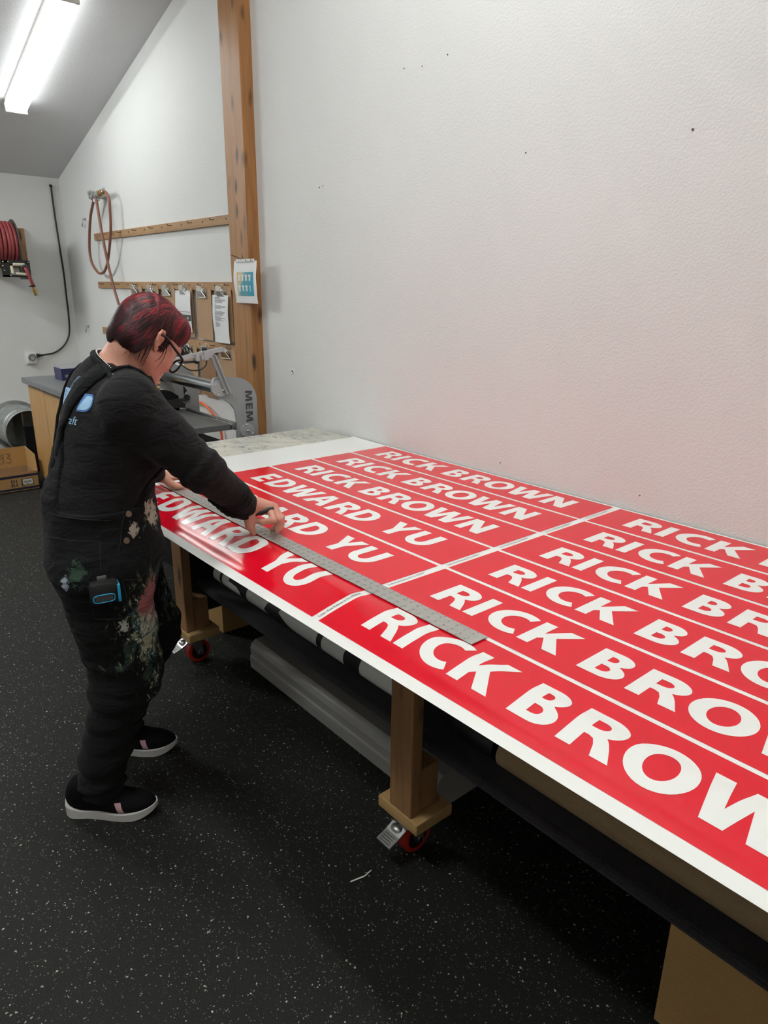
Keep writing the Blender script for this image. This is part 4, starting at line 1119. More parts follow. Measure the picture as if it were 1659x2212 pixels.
tube(b, smooth_path([(x0+0.0065, 1.225, 0.24), (x0+0.0065, 1.245, 0.248), (x0+0.0065, 1.25, 0.228), (x0+0.0065, 1.23, 0.212), (x0+0.0065, 1.255, 0.198), (x0+0.0065, 1.245, 0.172), (x0+0.0065, 1.22, 0.18)], 5), 0.0018, 5)
obj('handwritten_number', b, M['ink'], bx)

# ---------------------------------------------------------------- cabinet, countertop and small box
cb = thing('base_cabinet', 'honey oak base cabinet along the long wall', 'cabinet', (-5.3, 1.78, 0))
b = NB(); box(b, (-5.98, 1.44, 0.07), (-4.72, YW-0.001, 0.826)); box(b, (-5.96, 1.50, 0.0), (-4.74, YW-0.001, 0.07), mi=1); obj('carcass', b, [M['cabinet'], M['black_matte']], cb)
for k in range(3):
    xa = -5.98+k*0.42
    b = NB(); box(b, (xa+0.002, 1.42, 0.075), (xa+0.418, 1.44, 0.805), 0.003); obj('door', b, M['cabinet'], cb)
b = NB(); box(b, (-6.01, 1.388, 0.826), (-4.70, YW-0.001, 0.868), 0.004); o = obj('countertop', b, M['counter']); tag(o, 'dark grey countertop on the oak cabinet', 'countertop')
b = NB(); sph(b, (-5.55, 1.63, 0.868), 0.012, (1, 1, .15), 10); obj('hole_cap', b, M['black'], o)
bb = thing('product_box', 'small navy blue box on the grey countertop', 'box', (-5.66, 1.66, 0.868))
b = NB(); box(b, (-5.78, 1.575, 0.868), (-5.60, 1.86, 0.957), 0.003); obj('carton_body', b, mat('navy_carton', (0.02, 0.022, 0.085), 0.45), bb)
b = NB(); box(b, (-5.6005, 1.60, 0.892), (-5.599, 1.655, 0.912)); box(b, (-5.6005, 1.615, 0.878), (-5.599, 1.64, 0.884)); obj('label', b, M['ink_soft'], bb)
b = NB(); extrude_poly(b, [(-5.60, 1.58, 0.957), (-5.78, 1.58, 0.957), (-5.80, 1.58, 0.975), (-5.79, 1.58, 0.98)], (0, 0.275, 0)); obj('lid_flap', b, M['grey_light'], bb)

# ---------------------------------------------------------------- grey machine with rollers behind the table
mc = thing('roller_machine', 'grey machine with steel rollers and a side plate lettered MEM', 'machine', (-3.6, 1.7, 0))
def plate_poly(ext):
    top = arcp(1.762, 0.985, 0.118, 0.130, 0, 75, 10)
    return top + ([(1.72, 1.122), (1.690, 1.130), (1.64, 1.12)] if not ext else [(1.755, 1.12), (1.70, 1.165), (1.55, 1.19), (1.42, 1.16)]) + \
        ([(1.622, 1.085), (1.625, 1.05), (1.65, 1.025)] + [(1.69, 1.006), (1.725, 0.982), (1.748, 0.950), (1.755, 0.90)] + [(1.755, 0.70), (1.88, 0.70)] if not ext else [(1.42, 0.99), (1.66, 0.99), (1.70, 0.97), (1.735, 0.93), (1.735, 0.70), (1.88, 0.70)])
b = NB(); extrude_poly(b, [(-3.262, y, z) for y, z in plate_poly(False)], (0.016, 0, 0)); pn = obj('side_plate', b, M['grey_paint'], mc)
b = NB(); zz = 1.044
for ch in 'MEM':
    wd = GLYPH[ch][0]; sc_h = 0.041; k_ = 0.0475 if ch == 'M' else 0.049
    put2d(b, GFILL[ch], lambda u, v: (-3.2452, 1.811+v*sc_h, zz-u*k_)); zz -= wd*k_+0.0095
obj('lettering', b, M['ink'], pn)
for (yy, zc_, rr) in ((1.664, 1.068, 0.043), (1.812, 0.832, 0.040)):
    b = NB(); cyl(b, (-3.246, yy, zc_), (-3.238, yy, zc_), rr, seg=32); obj('bearing_cap', b, M['grey_light'], mc, 30)
b = NB()
for (yy, zc_) in ((1.680, 1.058), (1.652, 1.036), (1.638, 1.085), (1.812, 0.832), (1.806, 0.866), (1.784, 0.812), (1.84, 0.815), (1.735, 1.03)): sph(b, (-3.236, yy, zc_), 0.008 if yy in (1.68, 1.812) and zc_ in (1.058, 0.832) else 0.005, seg=10)
obj('bolt', b, M['chrome'], mc, True)
b = NB(); extrude_poly(b, [(-3.955, y, z) for y, z in plate_poly(True)], (0.016, 0, 0)); fp = obj('side_plate', b, M['grey_paint'], mc)
b = NB(); box(b, (-3.94, 1.785, 0.945), (-3.936, 1.80, 1.005)); cyl(b, (-3.94, 1.80, 0.925), (-3.925, 1.80, 0.925), 0.018, seg=20); obj('knob', b, M['black'], fp, 30)
b = NB(); tube(b, [(-3.935, 1.79, 0.995), (-3.92, 1.792, 0.978), (-3.922, 1.798, 0.965)], 0.004, 6); box(b, (-3.936, 1.79, 0.948), (-3.93, 1.798, 0.955)); obj('latch', b, M['chrome'], fp)
b = NB(); cyl(b, (-3.945, 1.67, 1.068), (-3.255, 1.67, 1.068), 0.033, seg=32); obj('roller', b, M['roller'], mc, 35)
b = NB(); cyl(b, (-3.945, 1.748, 0.862), (-3.255, 1.748, 0.862), 0.021, seg=28); obj('roller', b, M['roller'], mc, 35)
b = NB(); ring(b, (-3.936, 1.67, 1.068), (1, 0, 0), 0.034, 0.004, 28, 6); ring(b, (-3.936, 1.748, 0.862), (1, 0, 0), 0.022, 0.004, 28, 6); obj('roller_collar', b, M['black'], mc, True)
b = NB(); extrude_poly(b, [(-3.925, 1.42, 0.985), (-3.925, 1.66, 0.985), (-3.925, 1.705, 0.955), (-3.925, 1.705, 0.82), (-3.925, 1.42, 0.82)], (0.09, 0, 0)); ub = obj('control_unit', b, M['black_matte'], mc)
b = NB(); box(b, (-3.835, 1.44, 0.888), (-3.815, 1.735, 0.940), 0.003); obj('cover', b, M['black'], ub)
b = NB(); sph(b, (-3.813, 1.725, 0.918), 0.005, seg=8); sph(b, (-3.813, 1.62, 0.912), 0.005, seg=8); obj('screw', b, M['chrome'], ub)
b = NB(); cyl(b, (-3.80, 1.42, 0.845), (-3.80, 1.70, 0.845), 0.022, seg=16); obj('drive_roller', b, M['rubber'], ub, 30)
b = NB(); box(b, (-3.93, 1.50, 0.992), (-3.85, 1.572, 1.075), 0.003); tb = obj('terminal_block', b, M['cream'], mc)
b = NB()
for yy, zz in ((1.568, 1.062), (1.572, 1.035), (1.57, 1.01)): cyl(b, (-3.845, yy-0.01, zz), (-3.835, yy+0.028, zz), 0.009, seg=10)
obj('connector', b, M['brass'], tb, 30)
b = NB(); extrude_poly(b, [(-3.83, 1.44, 0.870), (-3.80, 1.68, 0.870), (-3.268, 1.752, 0.870), (-3.268, 1.44, 0.895), (-3.83, 1.44, 0.895)][:0] or [(-3.92, 1.437, 0.842), (-3.92, 1.735, 0.842), (-3.268, 1.735, 0.842), (-3.268, 1.437, 0.842)], (0, 0, 0.030)); fs = obj('feed_tray', b, M['grey_dark'], mc)
bpy.data.objects[fs.name].data.validate()
b = NB(); cyl(b, (-3.93, 1.437, 0.857), (-3.26, 1.437, 0.857), 0.0155, seg=16); obj('tray_edge', b, M['grey_dark'], mc, 30)
b = NB()
extrude_poly(b, [(-3.232, 1.692, 1.035), (-3.232, 1.706, 1.045), (-3.232, 1.632, 1.243), (-3.232, 1.614, 1.236)], (0.012, 0, 0)); extrude_poly(b, [(-3.232, 1.700, 1.048), (-3.232, 1.706, 1.045), (-3.232, 1.634, 1.240), (-3.232, 1.628, 1.238)], (0.035, 0, 0))
gm = obj('gauge_arm', b, M['grey_light'], mc)
b = NB(); a = Vector((-3.225, 1.665, 1.262)); c = Vector((-3.225, 1.44, 1.220)); 
for p, q, r in (((-3.225, 1.625, 1.236), (-3.225, 1.565, 1.228), 0.009), ((-3.235, 1.685, 1.262), (-3.235, 1.60, 1.250), 0.010), ((-3.235, 1.585, 1.248), (-3.235, 1.43, 1.222), 0.010)):
    p, q = Vector(p), Vector(q); extrude_poly(b, [p+Vector((-r, 0, -r)), p+Vector((r, 0, -r)), p+Vector((r, 0, r)), p+Vector((-r, 0, r))], q-p)
box(b, (-3.25, 1.577, 1.215), (-3.21, 1.600, 1.262), 0.003); box(b, (-3.25, 1.535, 1.212), (-3.21, 1.552, 1.246), 0.003); obj('gauge_bar', b, M['grey_light'], gm)
b = NB(); cyl(b, (-3.23, 1.588, 1.26), (-3.23, 1.588, 1.276), 0.013, seg=12); cyl(b, (-3.23, 1.545, 1.20), (-3.23, 1.545, 1.214), 0.011, seg=12); box(b, (-3.245, 1.46, 1.205), (-3.215, 1.535, 1.214)); tube(b, smooth_path([(-3.23, 1.445, 1.215), (-3.23, 1.49, 1.178), (-3.23, 1.526, 1.167), (-3.23, 1.563, 1.171), (-3.23, 1.590, 1.188), (-3.23, 1.597, 1.212)], 6), 0.0035, 6)
for k in range(5): ring(b, (-3.30+0.004*k, 1.475+0.012*k, 1.245+0.005*k), (0.3*k, 1, 0.4), 0.018, 0.004, 14, 5)
sph(b, (-3.29, 1.49, 1.235), 0.017, (1, 1.3, 1), 10); tube(b, smooth_path([(-3.29, 1.485, 1.25), (-3.28, 1.505, 1.245), (-3.26, 1.51, 1.225)], 5), 0.006, 6)
obj('gauge_cable', b, M['black'], gm, True)
b = NB(); box(b, (-3.96, 1.50, 0.0), (-3.246, 1.88, 0.70), 0.004); obj('base_cabinet', b, M['black_matte'], mc)
b = NB(); tube(b, smooth_path([(-4.55, YW-0.03, 0.80), (-4.42, YW-0.04, 0.813), (-4.333, YW-0.04, 0.806), (-4.239, YW-0.035, 0.766), (-4.16, YW-0.03, 0.70), (-4.13, YW-0.02, 0.55), (-4.12, YW-0.02, 0.02)], 8), 0.008, 8)
o = obj('orange_cord', b, M['orange'], None, True); tag(o, 'orange cord arching against the wall behind the machine', 'cord')

# ---------------------------------------------------------------- the person
A3 = lambda *a: np.array(a, float)
person = thing('person', 'person in black shirt and paint-splattered overalls leaning over the table, pressing the ruler down', 'person', (-1.98, 0.58, 0))
yw_ = math.radians(10)
TF = A3(math.sin(yw_), math.cos(yw_), 0); TR = A3(math.cos(yw_), -math.sin(yw_), 0); TU = A3(0, 0, 1)
TB = np.stack([TR, TF, TU])
lean = math.radians(9)
LU = TU*math.cos(lean)+TF*math.sin(lean); LF = TF*math.cos(lean)-TU*math.sin(lean); LB = np.stack([TR, LF, LU])
PEL, NCK = A3(-1.964, 0.600, 0.88), A3(-1.942, 0.690, 1.335)
HO = A3(-1.917, 0.768, 1.414); HF = A3(-0.1507, 0.7511, -0.6428); HU = A3(-0.1265, 0.6302, 0.7660); HR = A3(0.9805, 0.1967, 0.0)
HF /= np.linalg.norm(HF); HU = HU-HF*(HU@HF); HU /= np.linalg.norm(HU); HR = np.cross(HF, HU)
HB = np.stack([HF, HU, HR]); HS = 0.915
def hp(f, u, r): return HO+(f*HF+u*HU+r*HR)*HS
SHR, ELR, WRR = NCK+0.163*TR-0.070*TU+0.0*TF, A3(-1.712, 0.812, 1.083), A3(-1.765, 0.968, 0.942)
SHL, ELL, WRL = NCK-0.163*TR-0.070*TU+0.02*TF, A3(-2.31, 0.80, 1.08), A3(-2.40, 0.955, 0.905)
HIPR, KNR, ANR = A3(-1.875, 0.585, 0.84), A3(-1.890, 0.610, 0.47), A3(-1.916, 0.478, 0.10)
HIPL, KNL, ANL = A3(-2.055, 0.672, 0.82), A3(-2.105, 0.772, 0.47), A3(-2.165, 0.650, 0.10)
NT = hp(-0.030, -0.025, 0)                   # where the neck meets the skull
nax = (NT-NCK)/np.linalg.norm(NT-NCK)

body = Field()
body.ell(PEL+A3(0, 0, -0.02), (0.150, 0.115, 0.13), TB, 0.03).ell((PEL+NCK)/2+A3(0, 0.0, 0.05), (0.145, 0.095, 0.20), LB, 0.06)
body.cone(SHR, SHL, 0.045, 0.045, 0.05).cone(NCK-nax*0.06, NT, 0.060, 0.056, 0.05)
for a, b_, c_ in ((SHR, ELR, WRR), (SHL, ELL, WRL)): body.cone(a, b_, 0.045, 0.036, 0.03).cone(b_, c_, 0.036, 0.025, 0.01)
for a, b_, c_ in ((HIPR, KNR, ANR), (HIPL, KNL, ANL)): body.cone(a, b_, 0.075, 0.052, 0.04).cone(b_, c_, 0.052, 0.036, 0.02)
for an, dr in ((ANR, A3(0.645, 0.767, 0)), (ANL, A3(0.60, 0.80, 0))): body.cone(an-A3(0, 0, .05)-dr*.01, an-A3(0, 0, .06)+dr*.14, 0.032, 0.022, 0.02)
# head
H = lambda f, u, r: hp(f, u, r)
body.ell(H(-0.006, 0.045, 0), A3(0.096, 0.088, 0.074)*HS, HB, 0.02)
body.ell(H(0.036, -0.022, 0), A3(0.062, 0.080, 0.060)*HS, HB, 0.035)
body.cone(H(0.0, -0.050, 0.050), H(0.066, -0.085, 0.012), 0.018, 0.016, 0.03).cone(H(0.0, -0.050, -0.050), H(0.066, -0.085, -0.012), 0.018, 0.016, 0.03)
body.cone(H(0.070, -0.084, -0.008), H(0.070, -0.084, 0.008), 0.017, 0.017, 0.02)
body.ell(H(0.055, -0.022, 0.038), A3(0.030, 0.030, 0.022)*HS, HB, 0.02).ell(H(0.055, -0.022, -0.038), A3(0.030, 0.030, 0.022)*HS, HB, 0.02)
body.cone(H(0.086, 0.030, 0.036), H(0.090, 0.028, -0.036), 0.010, 0.010, 0.02)
for s in (-1, 1): body.add('e', (H(0.094, 0.010, s*0.032), A3(0.016, 0.012, 0.018)*HS, HB), 0.012, 's')
for s in (-1, 1): body.ell(H(0.078, 0.009, s*0.032), A3(0.014, 0.010, 0.017)*HS, HB, 0.006)
body.cone(H(0.090, 0.015, 0), H(0.104, -0.022, 0), 0.009, 0.012, 0.012).cone(H(0.096, -0.026, 0.011), H(0.096, -0.026, -0.011), 0.009, 0.009, 0.008)
body.cone(H(0.088, -0.051, 0.015), H(0.088, -0.051, -0.015), 0.007, 0.007, 0.008).cone(H(0.085, -0.062, 0.012), H(0.085, -0.062, -0.012), 0.0075, 0.0075, 0.008)
for s in (-1, 1):
    ear = [(-0.002, -0.006), (0.002, 0.010), (0.000, 0.024), (-0.010, 0.032), (-0.020, 0.028), (-0.024, 0.014), (-0.020, -0.002), (-0.012, -0.014), (-0.004, -0.026), (0.001, -0.022)]
    out_ = lambda f: 0.076+(-f)*0.55
    pts = [H(f, u, s*out_(f)) for f, u in ear]
    body.chain(pts, [0.0032, 0.0034, 0.0038, 0.0040, 0.0040, 0.0038, 0.0036, 0.0038, 0.0048, 0.0040], 0.004)
    body.ell(H(-0.010, 0.004, s*0.0775), A3(0.012, 0.024, 0.0045)*HS, HB, 0.006)
    body.chain([H(-0.004, 0.012, s*0.081), H(-0.014, 0.010, s*0.086), H(-0.015, -0.006, s*0.085), H(-0.006, -0.014, s*0.080)], [0.0022]*4, 0.004)
    body.add('e', (H(-0.003, 0.000, s*0.083), A3(0.006, 0.008, 0.006)*HS, HB), 0.004, 's')
# right hand: thumb on the near edge of the ruler, fingers over its far edge, first finger curled round the marker
IM, MM, RM, PM = A3(-1.742, 1.034, 0.927), A3(-1.752, 1.053, 0.924), A3(-1.766, 1.068, 0.916), A3(-1.782, 1.076, 0.905)
body.cone(WRR, A3(-1.757, 1.010, 0.932), 0.025, 0.022, 0.02).cone(WRR+A3(-.004, .02, -.004), A3(-1.770, 1.045, 0.912), 0.022, 0.018, 0.02)
for q in (IM, MM, RM, PM): body.cone(A3(-1.762, 0.985, 0.938), q, 0.017, 0.0115, 0.014)
body.chain([IM, A3(-1.702, 1.025, 0.898), A3(-1.728, 1.000, 0.890), A3(-1.752, 0.990, 0.892)], [0.0110, 0.0100, 0.0095, 0.0078], 0.004)
body.chain([MM, A3(-1.712, 1.050, 0.892), A3(-1.722, 1.044, 0.868), A3(-1.734, 1.036, 0.8555)], [0.0112, 0.0098, 0.0085, 0.0072], 0.004)
body.chain([RM, A3(-1.722, 1.064, 0.890), A3(-1.714, 1.054, 0.866), A3(-1.713, 1.041, 0.855)], [0.0108, 0.0094, 0.0082, 0.0070], 0.003)
body.chain([PM, A3(-1.748, 1.083, 0.884), A3(-1.738, 1.076, 0.864), A3(-1.734, 1.064, 0.854)], [0.0095, 0.0085, 0.0075, 0.0062], 0.003)
body.chain([A3(-1.764, 0.985, 0.930), A3(-1.757, 0.973, 0.905), A3(-1.753, 0.972, 0.880), A3(-1.745, 0.980, 0.8565)], [0.020, 0.0165, 0.0125, 0.0085], 0.010)
# left hand resting on the end of the ruler
body.cone(WRL, A3(-2.425, 1.000, 0.885), 0.024, 0.020, 0.02)
for k, (dx, ln) in enumerate(((-0.034, 0.060), (-0.011, 0.070), (0.012, 0.066), (0.032, 0.052))):
    m0 = A3(-2.425+dx, 1.020, 0.884)
    body.cone(A3(-2.422, 0.985, 0.888), m0, 0.017, 0.011, 0.012)
    body.chain([m0, m0+A3(dx*.1, ln*0.5, -0.004), m0+A3(dx*.15, ln*0.85, -0.018), m0+A3(dx*.15, ln, -0.030)], [0.0108, 0.0095, 0.0082, 0.0068], 0.003)
body.chain([A3(-2.405, 0.985, 0.885), A3(-2.372, 0.995, 0.872), A3(-2.358, 1.012, 0.861), A3(-2.352, 1.030, 0.8545)], [0.016, 0.0125, 0.0105, 0.0075], 0.010)
body_o = implicit('body', body, (-2.56, 0.30, 0.0), (-1.60, 1.14, 1.60), 0.0032, M['skin'], person)

# shirt -----------------------------------------------------------------
shirt = Field()
CH = PEL+(NCK-PEL)*0.60
shirt.ell(CH+TF*0.004, (0.182, 0.132, 0.215), LB, 0.03)
shirt.ell(PEL+A3(0, 0.005, 0.10), (0.172, 0.128, 0.17), LB, 0.05).ell(PEL+A3(0, 0.012, -0.03), (0.176, 0.140, 0.13), TB, 0.05)
shirt.ell(CH+TF*0.085+TU*-0.02+TR*0.06, (0.075, 0.065, 0.080), LB, 0.05).ell(CH+TF*0.085+TU*-0.02-TR*0.06, (0.075, 0.065, 0.080), LB, 0.05)
shirt.cone(SHR-TU*0.004, SHL-TU*0.004, 0.066, 0.066, 0.06).ell(NCK-TU*0.075-TF*0.02, (0.11, 0.075, 0.075), LB, 0.05)
shirt.cone(NCK-nax*0.06, NCK+nax*0.030, 0.078, 0.068, 0.05)
for a, b_, c_ in ((SHR, ELR, WRR), (SHL, ELL, WRL)):
    shirt.cone(a, b_, 0.078, 0.060, 0.035).cone(b_, b_+(c_-b_)*0.80, 0.058, 0.044, 0.02).cone(b_+(c_-b_)*0.78, b_+(c_-b_)*0.99, 0.043, 0.037, 0.012)
def shirt_detail(P, d):
    # jersey folds: drag lines towards the arm, bunched sleeve at the cuff
    x = ripple(P, 3, (16, 16, 22), 0.0030)+ripple(P, 5, (38, 38, 50), 0.0011)
    for b_, c_ in ((ELR, WRR), (ELL, WRL)):
        ax = (c_-b_); ln = np.linalg.norm(ax); ax = ax/ln
        t = (P-b_)@ax/ln
        w_ = np.exp(-((t-0.72)/0.16)**2)*(np.linalg.norm(P-b_-np.outer(np.clip(t, 0, 1)*ln, ax), axis=1) < 0.10)
        x = x+w_*0.0042*np.sin(t*ln*310+2.2*np.sin(P@A3(30, 40, 25)))
        w2 = np.exp(-((t+0.12)/0.22)**2)*(np.linalg.norm(P-b_, axis=1) < 0.16)
        x = x+w2*0.0028*np.sin((P-b_)@A3(60, 90, -110))
    d = d+np.where(np.abs(d) < 0.03, x, 0)
    rel = P-NCK; tt = rel@nax; rad = np.linalg.norm(rel-np.outer(tt, nax), axis=1)
    cut = np.where(rad < 0.088, (tt-0.022), -1.0)                            # neck opening
    return np.maximum(d, cut)
shirt.fn(shirt_detail)
core_shirt = shirt
shirt_o = implicit('shirt', shirt, (-2.50, 0.36, 0.70), (-1.58, 1.06, 1.46), 0.0042, M['shirt'], person)
def rays(fld, pts, dirs, far=0.34, n=170):
    """March outwards from inside a surface and return the crossing points."""
    pts = np.asarray(pts, float); dirs = np.asarray(dirs, float)
    t = np.linspace(0, far, n)
    Pq = (pts[:, None, :]+dirs[:, None, :]*t[None, :, None]).reshape(-1, 3)
    v = fld(Pq).reshape(len(pts), n)
    out = v > 0
    # last inside sample before leaving
    k = np.where(out.any(1), out.argmax(1), n-1)
    return pts+dirs*t[k][:, None]
# neckband
b = NB()
nu = np.cross(nax, TR); nu /= np.linalg.norm(nu); nv = np.cross(nax, nu)
ang = np.linspace(0, 2*math.pi, 56, endpoint=False)
dirs = np.cos(ang)[:, None]*nu+np.sin(ang)[:, None]*nv
base = rays(core_shirt, np.repeat((NCK+nax*0.012)[None], 56, 0), dirs, 0.14)
tube(b, [Vector(q+d_*0.0005) for q, d_ in zip(base, dirs)], 0.0065, 8, closed=True)
obj('neckband', b, M['shirt'], shirt_o, True)
b = NB()
ax = (WRR-ELR)/np.linalg.norm(WRR-ELR); cu_ = np.cross(ax, A3(0, 0, 1)); cu_ /= np.linalg.norm(cu_); cv_ = np.cross(ax, cu_)
for t_ in (0.0, ):
    c0 = WRR-ax*0.004
    tube(b, [Vector(c0+(cu_*math.cos(2*math.pi*k/30)+cv_*math.sin(2*math.pi*k/30))*0.034) for k in range(30)], 0.0045, 8, closed=True)
obj('cuff', b, M['shirt'], shirt_o, True)

# overalls ---------------------------------------------------------------
ov = Field()
ov.ell(PEL+A3(0.004, 0.014, -0.040), (0.192, 0.158, 0.15), TB, 0.03)
ov.ell(PEL+A3(0, 0.014, 0.09), (0.184, 0.145, 0.16), TB, 0.05)
ov.cone(HIPR+A3(0, -0.014, -0.03), KNR+A3(0.004, -0.004, 0), 0.130, 0.100, 0.05).cone(KNR+A3(0.004, -0.004, 0), ANR+A3(0.018, 0.024, 0.05), 0.098, 0.066, 0.04).cone(ANR+A3(0.018, 0.024, 0.05), ANR+A3(0.010, 0.014, -0.05), 0.066, 0.072, 0.02)
ov.cone(HIPL, KNL, 0.118, 0.095, 0.05).cone(KNL, ANL+A3(0, 0, 0.02), 0.095, 0.076, 0.04).cone(ANL+A3(0, 0, 0.02), ANL+A3(-0.01, -0.012, -0.05), 0.076, 0.082, 0.02)
def ov_detail(P, d):
    bib = core_shirt(P)-0.0075
    # only the trunk carries the bib, not the sleeves
    rel = P-PEL; rx = rel@TR; fx = rel@TF-np.clip(P[:, 2]-0.88, 0, 0.5)*0.19
    trunk = np.maximum(np.abs(rx)-0.165, P[:, 2]-1.25)
    bib = np.maximum(bib, trunk)
    d = np.where(P[:, 2] > 0.75, np.minimum(d, bib)-np.maximum(0.03-np.abs(d-bib), 0)**2/0.12*(P[:, 2] < 1.02), d)
    az = P[:, 2]
    sm = lambda e0, e1, x: (lambda t: t*t*(3-2*t))(np.clip((x-e0)/(e1-e0), 0, 1))
    zb_back = 0.985+0.205*sm(0.105, 0.035, np.abs(rx))
    zb_front = 0.985+0.17*sm(0.150, 0.105, np.abs(rx))
    zb = np.where(fx < 0, zb_back, zb_front)
    cut = (az-zb)*0.55
    x = ripple(P, 9, (12, 12, 30), 0.0042)+ripple(P, 12, (34, 34, 60), 0.0014)
    low = np.clip((0.62-az)/0.3, 0, 1)
    x = x+low*0.0045*np.sin(az*95+2.5*np.sin(P[:, 0]*14)+1.8*np.sin(P[:, 1]*17+1))
    hem = np.clip((0.20-az)/0.1, 0, 1); x = x+hem*0.004*np.sin(az*170+3*np.sin(P[:, 0]*22)+P[:, 1]*20)
    d = d+np.where(np.abs(d) < 0.03, x, 0)
    d = np.maximum(d, cut)
    hemz = 0.092-0.20*np.clip((P[:, 0]+P[:, 1])+1.46, -0.1, 0.25)+0.006*np.sin((P[:, 0]-P[:, 1])*60)
    return np.maximum(d, (hemz-az)*0.8)
ov.fn(ov_detail)
ov_o = implicit('overalls', ov, (-2.36, 0.34, 0.03), (-1.68, 0.96, 1.24), 0.0046, M['denim'], person)
# straps run from the back panel over each shoulder to the bib
def strap(off_back, off_front, wd=0.040):
    n = 26
    ctrs, dirs = [], []
    for i in range(n):
        t_ = i/(n-1); a_ = math.radians(-12+t_*205)          # 0 = straight back, 90 = up, 180 = front
        o_ = off_back+(off_front-off_back)*min(1, t_*2.0)
        c0 = PEL+TR*o_+TU*(0.245+0.03*math.sin(math.radians(max(0, min(180, a_)))))+TF*0.055
        ctrs.append(c0); dirs.append(-TF*math.cos(a_)+TU*math.sin(a_))
    b = NB(); rows = []
    for side in (-0.5, 0, 0.5):
        pts = np.array([c+TR*side*wd for c in ctrs]); hit = rays(core_shirt, pts, np.array(dirs), 0.33)
        rows.append((hit, np.array(dirs)))
    grid = []
    for hit, dr in rows: grid.append(([b.verts.new(Vector(h+d_*0.0085)) for h, d_ in zip(hit, dr)], [b.verts.new(Vector(h+d_*0.001)) for h, d_ in zip(hit, dr)]))
    for j in range(2):
        for i in range(n-1):
            b.faces.new((grid[j][0][i], grid[j][0][i+1], grid[j+1][0][i+1], grid[j+1][0][i]))
            b.faces.new((grid[j][1][i], grid[j+1][1][i], grid[j+1][1][i+1], grid[j][1][i+1]))
    for i in range(n-1):
        b.faces.new((grid[0][0][i], grid[0][1][i], grid[0][1][i+1], grid[0][0][i+1])); b.faces.new((grid[2][0][i], grid[2][0][i+1], grid[2][1][i+1], grid[2][1][i]))
    return obj('strap', b, M['denim'], ov_o, True)
strap(0.004, 0.086); strap(-0.004, -0.086)
def on_trunk(fld, rx, z, sgn=-1, lift=0.0):
    c0 = PEL+TR*rx+TU*(z-PEL[2])+TF*0.19*max(0, z-0.88)
    return rays(fld, [c0], [sgn*TF], 0.33, 260)[0]+sgn*TF*lift
def side_pt(fld, fx, z, lift=0.0):
    c0 = PEL+TF*fx+TU*(z-PEL[2])
    return rays(fld, [c0], [TR], 0.33, 260)[0]+TR*lift
# brass side buttons, pocket stitching
for z, fx in ((0.977, 0.057), (0.908, 0.042)):
    p_ = side_pt(ov, fx, z); q_ = p_+TR*0.004
    b = NB(); cyl(b, Vector(p_-TR*0.004), Vector(q_), 0.0085, 0.0075, 16); obj('button', b, mat('antique_brass', (0.42, 0.30, 0.22), 0.4, 0.8), ov_o, 30)
def snap(P):
    P = np.array(P, float)
    for _ in range(3):
        e = 0.004
        g = np.stack([(ov(P+e*np.eye(3)[i])-ov(P-e*np.eye(3)[i]))/(2*e) for i in range(3)], 1)
        g /= np.maximum(np.linalg.norm(g, axis=1), 1e-6)[:, None]
        P = P-0.8*ov(P)[:, None]*g
    return P+g*0.0003
SEAMS = [('pocket_seam', [(-1.949, 0.454, 0.906), (-1.867, 0.464, 0.919), (-1.831, 0.488, 0.918), (-1.802, 0.513, 0.919), (-1.787, 0.543, 0.916), (-1.775, 0.539, 0.901), (-1.768, 0.535, 0.882), (-1.762, 0.532, 0.863), (-1.756, 0.529, 0.843)]),
         ('waist_seam', [(-1.927, 0.462, 0.977), (-1.864, 0.476, 0.980), (-1.82, 0.502, 0.980), (-1.795, 0.538, 0.975), (-1.783, 0.578, 0.969)]),
         ('side_flap', [(-1.781, 0.613, 0.974), (-1.78, 0.607, 0.961), (-1.777, 0.6, 0.936), (-1.771, 0.593, 0.911), (-1.765, 0.586, 0.893), (-1.757, 0.579, 0.875)]),
         ('pocket_seam', [(-1.798, 0.672, 0.926), (-1.794, 0.677, 0.897), (-1.791, 0.679, 0.875), (-1.78, 0.677, 0.849), (-1.768, 0.661, 0.822), (-1.756, 0.632, 0.800), (-1.748, 0.605, 0.803), (-1.743, 0.577, 0.812)]),
         ('leg_seam', [(-1.743, 0.577, 0.81), (-1.744, 0.581, 0.783), (-1.749, 0.584, 0.752), (-1.758, 0.587, 0.706), (-1.76, 0.587, 0.658), (-1.765, 0.588, 0.614), (-1.774, 0.59, 0.56)]),
         ('pocket_seam', [(-1.776, 0.504, 0.739), (-1.786, 0.506, 0.703), (-1.773, 0.53, 0.699), (-1.762, 0.557, 0.695), (-1.759, 0.587, 0.688)])]
for nm_, pts_ in SEAMS:
    q_ = snap([tuple(p) for p in smooth_path(pts_, 5)])
    b = NB(); tube(b, [Vector(p) for p in q_], 0.0013, 5); obj(nm_, b, M['seam'], ov_o, True)

